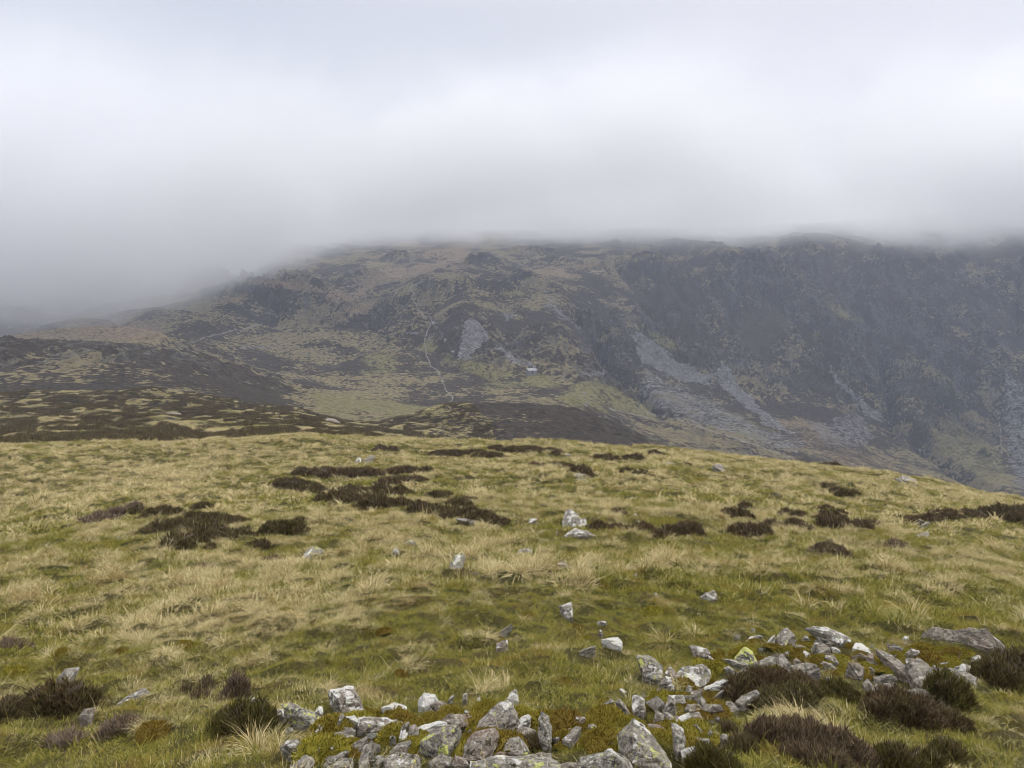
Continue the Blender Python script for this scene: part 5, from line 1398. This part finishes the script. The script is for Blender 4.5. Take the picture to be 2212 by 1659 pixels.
# heather and grass of the moor beyond the brow: too much to count
def moor_mask(x, y):
    r = np.hypot(x, y); a = np.arctan2(x, y)
    n = 0.60 * fbm(x / 11, y / 16, 4, 0.62, off=5.0) + 0.40 * n2(x / 3, y / 4) + 0.25 * n2(x / 1.3, y / 1.6)
    b = 0.22 * sstep(150, 105, r) + 0.06 * sstep(R(-5), R(-25), a) - 0.10
    return n + b
xm, ym = polar_points(97, 265, 0.95, R(42))
am = np.arctan2(xm, ym); rm = np.hypot(xm, ym)
ok = (am < R(-3.5) + R(6) * n2(rm / 40, am * 9))
xm, ym = xm[ok], ym[ok]
mk = moor_mask(xm, ym)
bush = mk + rng.normal(0, 0.13, len(mk)) > 0.06
def moor_bush(name):
    n = 170
    a = rng.uniform(0, 2 * np.pi, n); q = np.sqrt(rng.uniform(0, 1, n))
    P = np.stack([0.75 * q * np.cos(a), 0.75 * q * np.sin(a), 0.42 * np.sqrt(1 - q * q) * rng.uniform(.5, 1, n)], 1)
    Dv = np.stack([q * np.cos(a), q * np.sin(a), 0.8 + 0 * q], 1) + rng.normal(0, .4, (n, 3))
    tw = rng.uniform(0, np.pi, n); sd = np.stack([np.cos(tw), np.sin(tw), 0 * tw], 1) * 0.05
    L = rng.uniform(.10, .26, n)[:, None]
    V = np.stack([P - sd, P + sd, P + L * Dv + .3 * sd, P + L * Dv - .3 * sd], 1).reshape(-1, 3)
    return new_mesh(name, V, np.arange(n)[:, None] * 4 + np.array([[0, 1, 2, 3]]), [MAT_HEATHER], True, {'h': np.tile([0, 0, 1, 1], n), 'rnd': np.repeat(rng.uniform(0, 1, n), 4)})
bvar = []
for i in range(5):
    bvar.append(moor_bush('moor_heather'))
HV = variants('moor_kinds', bvar)
for o_ in HV.objects:
    o_.color = (rng.uniform(.3, .8), rng.uniform(0, .10), 0, 1)
xb, yb = xm[bush], ym[bush]
zb_ = H(xb, yb)
scatter('heather', np.stack([xb, yb, zb_ - 0.05], 1), np.stack([0 * xb, 0 * xb, rng.uniform(0, 6.28, len(xb))], 1), rng.uniform(.7, 1.5, len(xb)), rng.integers(0, 5, len(xb)), 0 * xb, HV).color = (0.45, 0.02, 0, 1)
xg, yg = xm[~bush], ym[~bush]
zg_ = H(xg, yg)
turf_d = [tuft_mesh('moor_turf', MG, dict(n=60, rad=.62, L=.30, Ls=.09, w=.06, tilt=.65, droop=.8, comb=.3)) for i in range(5)]
TV = variants('moor_grass_kinds', turf_d)
scatter('moor_grass', np.stack([xg, yg, zg_], 1), np.stack([0 * xg, 0 * xg, rng.uniform(0, 6.28, len(xg))], 1), rng.uniform(.7, 1.3, len(xg)), rng.integers(0, 5, len(xg)), np.clip(.62 + .5 * fbm(xg / 14, yg / 7, 2), 0, 1), TV)
print('moor', len(xb), len(xg))

# ------------------------------------------------------------------ small stone hut under the quarry spoil
def wall_material():
    m = NT('drystone')
    p = m.n('ShaderNodeTexCoord').outputs['Object']
    v = m.n('ShaderNodeTexVoronoi', {'Vector': p, 'Scale': 4.0}, feature='DISTANCE_TO_EDGE').outputs['Distance']
    c = m.mix(m.noise(p, 3.0, 4, 0.6), (0.12, 0.118, 0.112), (0.30, 0.295, 0.285))
    return m.surf(m.mix(m.step(v, 0.0, 0.06), (0.05, 0.048, 0.045), c), 0.9, m.bump(v, 0.6, 0.05))
def slate_material():
    m = NT('roof_slates')
    p = m.n('ShaderNodeTexCoord').outputs['Object']
    b = m.n('ShaderNodeTexBrick', {'Vector': p, 'Scale': 2.5, 'Color1': (0.25, 0.26, 0.27, 1), 'Color2': (0.34, 0.35, 0.36, 1), 'Mortar': (0.10, 0.10, 0.105, 1)})
    return m.surf(b.outputs['Color'], 0.6)
MAT_WALL, MAT_SLATE = wall_material(), slate_material()
hp = hit(*Z2([(1245, 1046)])[0])
hut = D.objects.new('stone_hut', None); COL.objects.link(hut)
hut.location = hp; hut.rotation_euler = (0, 0, R(18))
tag(hut, 'tiny grey stone hut with a slate roof below the quarry spoil', 'hut')
def part(name, mat, parent, build):
    bm = bmesh.new(); build(bm)
    bmesh.ops.recalc_face_normals(bm, faces=bm.faces)
    me = D.meshes.new(name); bm.to_mesh(me); bm.free(); me.materials.append(mat)
    return link(name, me, parent)
def block(bm, lo, hi):
    vs = [bm.verts.new((x_, y_, z_)) for x_ in (lo[0], hi[0]) for y_ in (lo[1], hi[1]) for z_ in (lo[2], hi[2])]
    for f in ((0, 1, 3, 2), (4, 6, 7, 5), (0, 4, 5, 1), (2, 3, 7, 6), (0, 2, 6, 4), (1, 5, 7, 3)):
        bm.faces.new([vs[i] for i in f])
def hut_walls(bm):
    L_, W_, H_, G_ = 2.7, 1.9, 1.9, 3.1
    v = [bm.verts.new(c) for c in [(-L_, -W_, -1.5), (L_, -W_, -1.5), (L_, W_, -1.5), (-L_, W_, -1.5), (-L_, -W_, H_), (L_, -W_, H_), (L_, W_, H_), (-L_, W_, H_), (-L_, 0, G_), (L_, 0, G_)]]
    for f in ((0, 1, 5, 4), (2, 3, 7, 6), (1, 2, 6, 9, 5), (3, 0, 4, 8, 7)):
        bm.faces.new([v[i] for i in f])
def hut_roof(bm):
    L_, W_ = 2.95, 2.2
    for s_ in (-1, 1):
        pts = [(-L_, s_ * W_, 1.78), (L_, s_ * W_, 1.78), (L_, 0, 3.2), (-L_, 0, 3.2)]
        lo = [bm.verts.new(p_) for p_ in pts]; hi = [bm.verts.new((p_[0], p_[1], p_[2] + 0.12)) for p_ in pts]
        bm.faces.new(lo); bm.faces.new(hi)
        for i in range(4):
            bm.faces.new((lo[i], lo[(i + 1) % 4], hi[(i + 1) % 4], hi[i]))
part('wall', MAT_WALL, hut, hut_walls)
roof = part('roof', MAT_SLATE, hut, hut_roof)
part('chimney', MAT_WALL, roof, lambda bm: block(bm, (2.1, -0.3, 2.9), (2.65, 0.3, 3.75)))
MAT_DOOR = NT('dark_planks').surf((0.05, 0.045, 0.04), 0.7)
part('door', MAT_DOOR, hut, lambda bm: block(bm, (-0.4, -1.96, 0.0), (0.4, -1.90, 1.6)))

# ------------------------------------------------------------------ scrubby trees in the right-hand gully
def leaf_material():
    m = NT('scrub_leaves')
    rnd = m.attr('rnd').outputs['Fac']
    return m.surf(m.mix(rnd, (0.030, 0.040, 0.018), (0.085, 0.100, 0.042)), 0.9)
MAT_LEAF = leaf_material()
def scrub(px, py, h, lab, group=None):
    b = hit(px, py)
    root = D.objects.new('tree', None); COL.objects.link(root); root.location = b
    tag(root, lab, 'tree', group)
    paths, rads = [[(0, 0, -0.5), (0.05 * h, 0, 0.25 * h), (0.02 * h, 0.03 * h, 0.7 * h)]], [0.045 * h]
    for i in range(5):
        a = rng.uniform(0, 6.28)
        paths.append([(0.03 * h, 0, 0.28 * h), (0.2 * h * math.cos(a), 0.2 * h * math.sin(a), 0.5 * h), (0.36 * h * math.cos(a), 0.36 * h * math.sin(a), 0.72 * h)]); rads.append(0.02 * h)
    V, F = tubes(paths, rads)
    link('trunk', new_mesh('trunk', V, F, [MAT_TWIG]), root)
    n = 700
    cen = rng.normal(0, 1, (9, 3)) * np.array([0.24, 0.24, 0.14]) * h + np.array([0, 0, 0.66 * h])
    P = cen[rng.integers(0, 9, n)] + rng.normal(0, 0.085 * h, (n, 3))
    u = rng.normal(size=(n, 3)); u /= np.linalg.norm(u, axis=1, keepdims=True)
    w_ = np.cross(u, rng.normal(size=(n, 3))); w_ /= np.linalg.norm(w_, axis=1, keepdims=True)
    q = 0.055 * h
    V = np.stack([P - u * q, P + w_ * q * .6, P + u * q, P - w_ * q * .6], 1).reshape(-1, 3)
    link('crown', new_mesh('crown', V, np.arange(n)[:, None] * 4 + np.array([[0, 1, 2, 3]]), [MAT_LEAF], True, {'rnd': np.repeat(rng.uniform(0, 1, n), 4)}), root)
for q, h_ in zip(Z3([(1600, 1110), (1640, 1100), (1675, 1120), (1620, 1150), (1660, 1160), (1700, 1150), (1690, 1190), (1740, 1170)]), (9, 10, 8, 9, 10, 7, 8, 6)):
    scrub(*q, h_, 'dark scrubby tree in the thicket high in the right-hand gully', 'trees of the gully thicket')
scrub(*Z3([(1838, 1428)])[0], 8, 'single dark green bushy tree on the grass below the right-hand scree')

# ------------------------------------------------------------------ outcrops and boulders of the moor beyond the brow
for pts, w_, lab in [
    (Z1([(1000, 1300), (1010, 1275), (1060, 1268), (1090, 1280), (1080, 1300), (1040, 1304)]),.1, 'pale outcrop block in the heather of the left moor'),
    (Z1([(930, 1298), (940, 1282), (960, 1284), (965, 1300)]),.1, 'small pale block left of the moor outcrop'),
    (Z1([(665, 1425), (680, 1400), (720, 1402), (745, 1420), (720, 1432)]), .4, 'grey outcrop among dark heather near the moor edge'),
    (Z1([(1955, 1320), (1975, 1300), (2020, 1310), (2060, 1345), (2030, 1352), (1980, 1335)]),.1, 'pale slanting outcrop at the right end of the moor heather'),
    (Z1([(1440, 895), (1470, 870), (1490, 895)]),.1, 'white boulder at the foot of the small far crag, left one'),
    (Z1([(1600, 892), (1620, 872), (1640, 892)]),.1, 'white boulder at the foot of the small far crag, right one')]:
    ym = max(q[1] for q in pts)
    rock([(x_ * 1.8517, (ym + (y_ - ym) * 0.7) * 1.8517) for x_, y_ in pts], lab, w_, 0, .6, group='outcrops of the far moor')

# ------------------------------------------------------------------ bare twig by the broad outcrop
tp = hit(*[c / 1.8517 for c in ZF([(1305, 750)])[0]])
tw = D.objects.new('bare_twig', None); COL.objects.link(tw); tw.location = tp
tag(tw, 'bare pale branching twig stuck in the moss in front of the broad outcrop', 'twig')
V, F = tubes([[(0, 0, -.03), (.012, 0, .05), (0, .01, .10), (.02, 0, .15)], [(0, .01, .09), (.05, .02, .14), (.075, .02, .155)], [(.02, 0, .15), (.01, 0, .19), (.025, 0, .215)], [(.02, 0, .15), (.055, 0, .18)]], [.006, .004, .003, .003])
link('stem', new_mesh('stem', V, F, [MAT_TWIG]), tw)

# ------------------------------------------------------------------ small rubble in the moss
def pebble_mesh(name):
    bm = bmesh.new()
    for i in range(11):
        v = Vector((random.gauss(0, 1), random.gauss(0, 1), random.gauss(0, 1))).normalized()
        bm.verts.new((v.x * 0.5, v.y * random.uniform(.3, .45), v.z * random.uniform(.25, .36)))
    bmesh.ops.convex_hull(bm, input=bm.verts)
    bmesh.ops.delete(bm, geom=[v for v in bm.verts if not v.link_faces], context='VERTS')
    for it in range(2):
        bmesh.ops.triangulate(bm, faces=bm.faces)
        bmesh.ops.subdivide_edges(bm, edges=bm.edges, cuts=1)
    bmesh.ops.triangulate(bm, faces=bm.faces)
    bm.normal_update()
    o3 = random.uniform(0, 50)
    for v in bm.verts:
        v.co += v.normal * float(0.05 * n3(np.array([v.co.x * 4 + o3]), np.array([v.co.y * 4]), np.array([v.co.z * 4]))[0])
    me = D.meshes.new(name); bm.to_mesh(me); bm.free(); me.materials.append(MAT_ROCK)
    return me
PEB = [pebble_mesh('rubble_stone') for i in range(7)]
cand = []
for zf, x0, y0, x1, y1, n_ in ((ZA, 450, 800, 2200, 1340, 26), (ZB, 60, 700, 2200, 1250, 24), (ZC, 1150, 500, 2150, 1180, 26), (ZD, 600, 900, 1500, 1300, 8), (ZE, 50, 330, 2200, 900, 34), (ZF, 100, 500, 1500, 900, 14)):
    for i in range(n_):
        cand.append(zf([(random.uniform(x0, x1), random.uniform(y0, y1))])[0])
first = None
for qx, qy in cand:
    b = S(qx, qy)
    if any(math.hypot(b.x - sx, b.y - sy) < sr * 0.8 for sx, sy, sr in ROCK_SPOTS):
        continue
    if first is None:
        first = D.objects.new('rubble_stone', PEB[0]); o = first
    else:
        o = first.copy(); o.data = random.choice(PEB)
    COL.objects.link(o)
    s_ = random.lognormvariate(-2.45, 0.35)
    o.scale = (s_, s_, s_)
    o.location = b + Vector((0, 0, 0.03 + 0.12 * s_)); o.rotation_euler = (random.uniform(-.7, .7), random.uniform(-.6, .6), random.uniform(0, 6.28))
    o.color = (random.choice((.15, .3, .45, .6, .7)), random.choice((0, 0, .1, .3)), random.choice((0, .2, .5, .8)), 1)
    tag(o, 'fist-sized stone lying in the moss and turf between the larger stones', 'stone', 'small rubble among the stones')
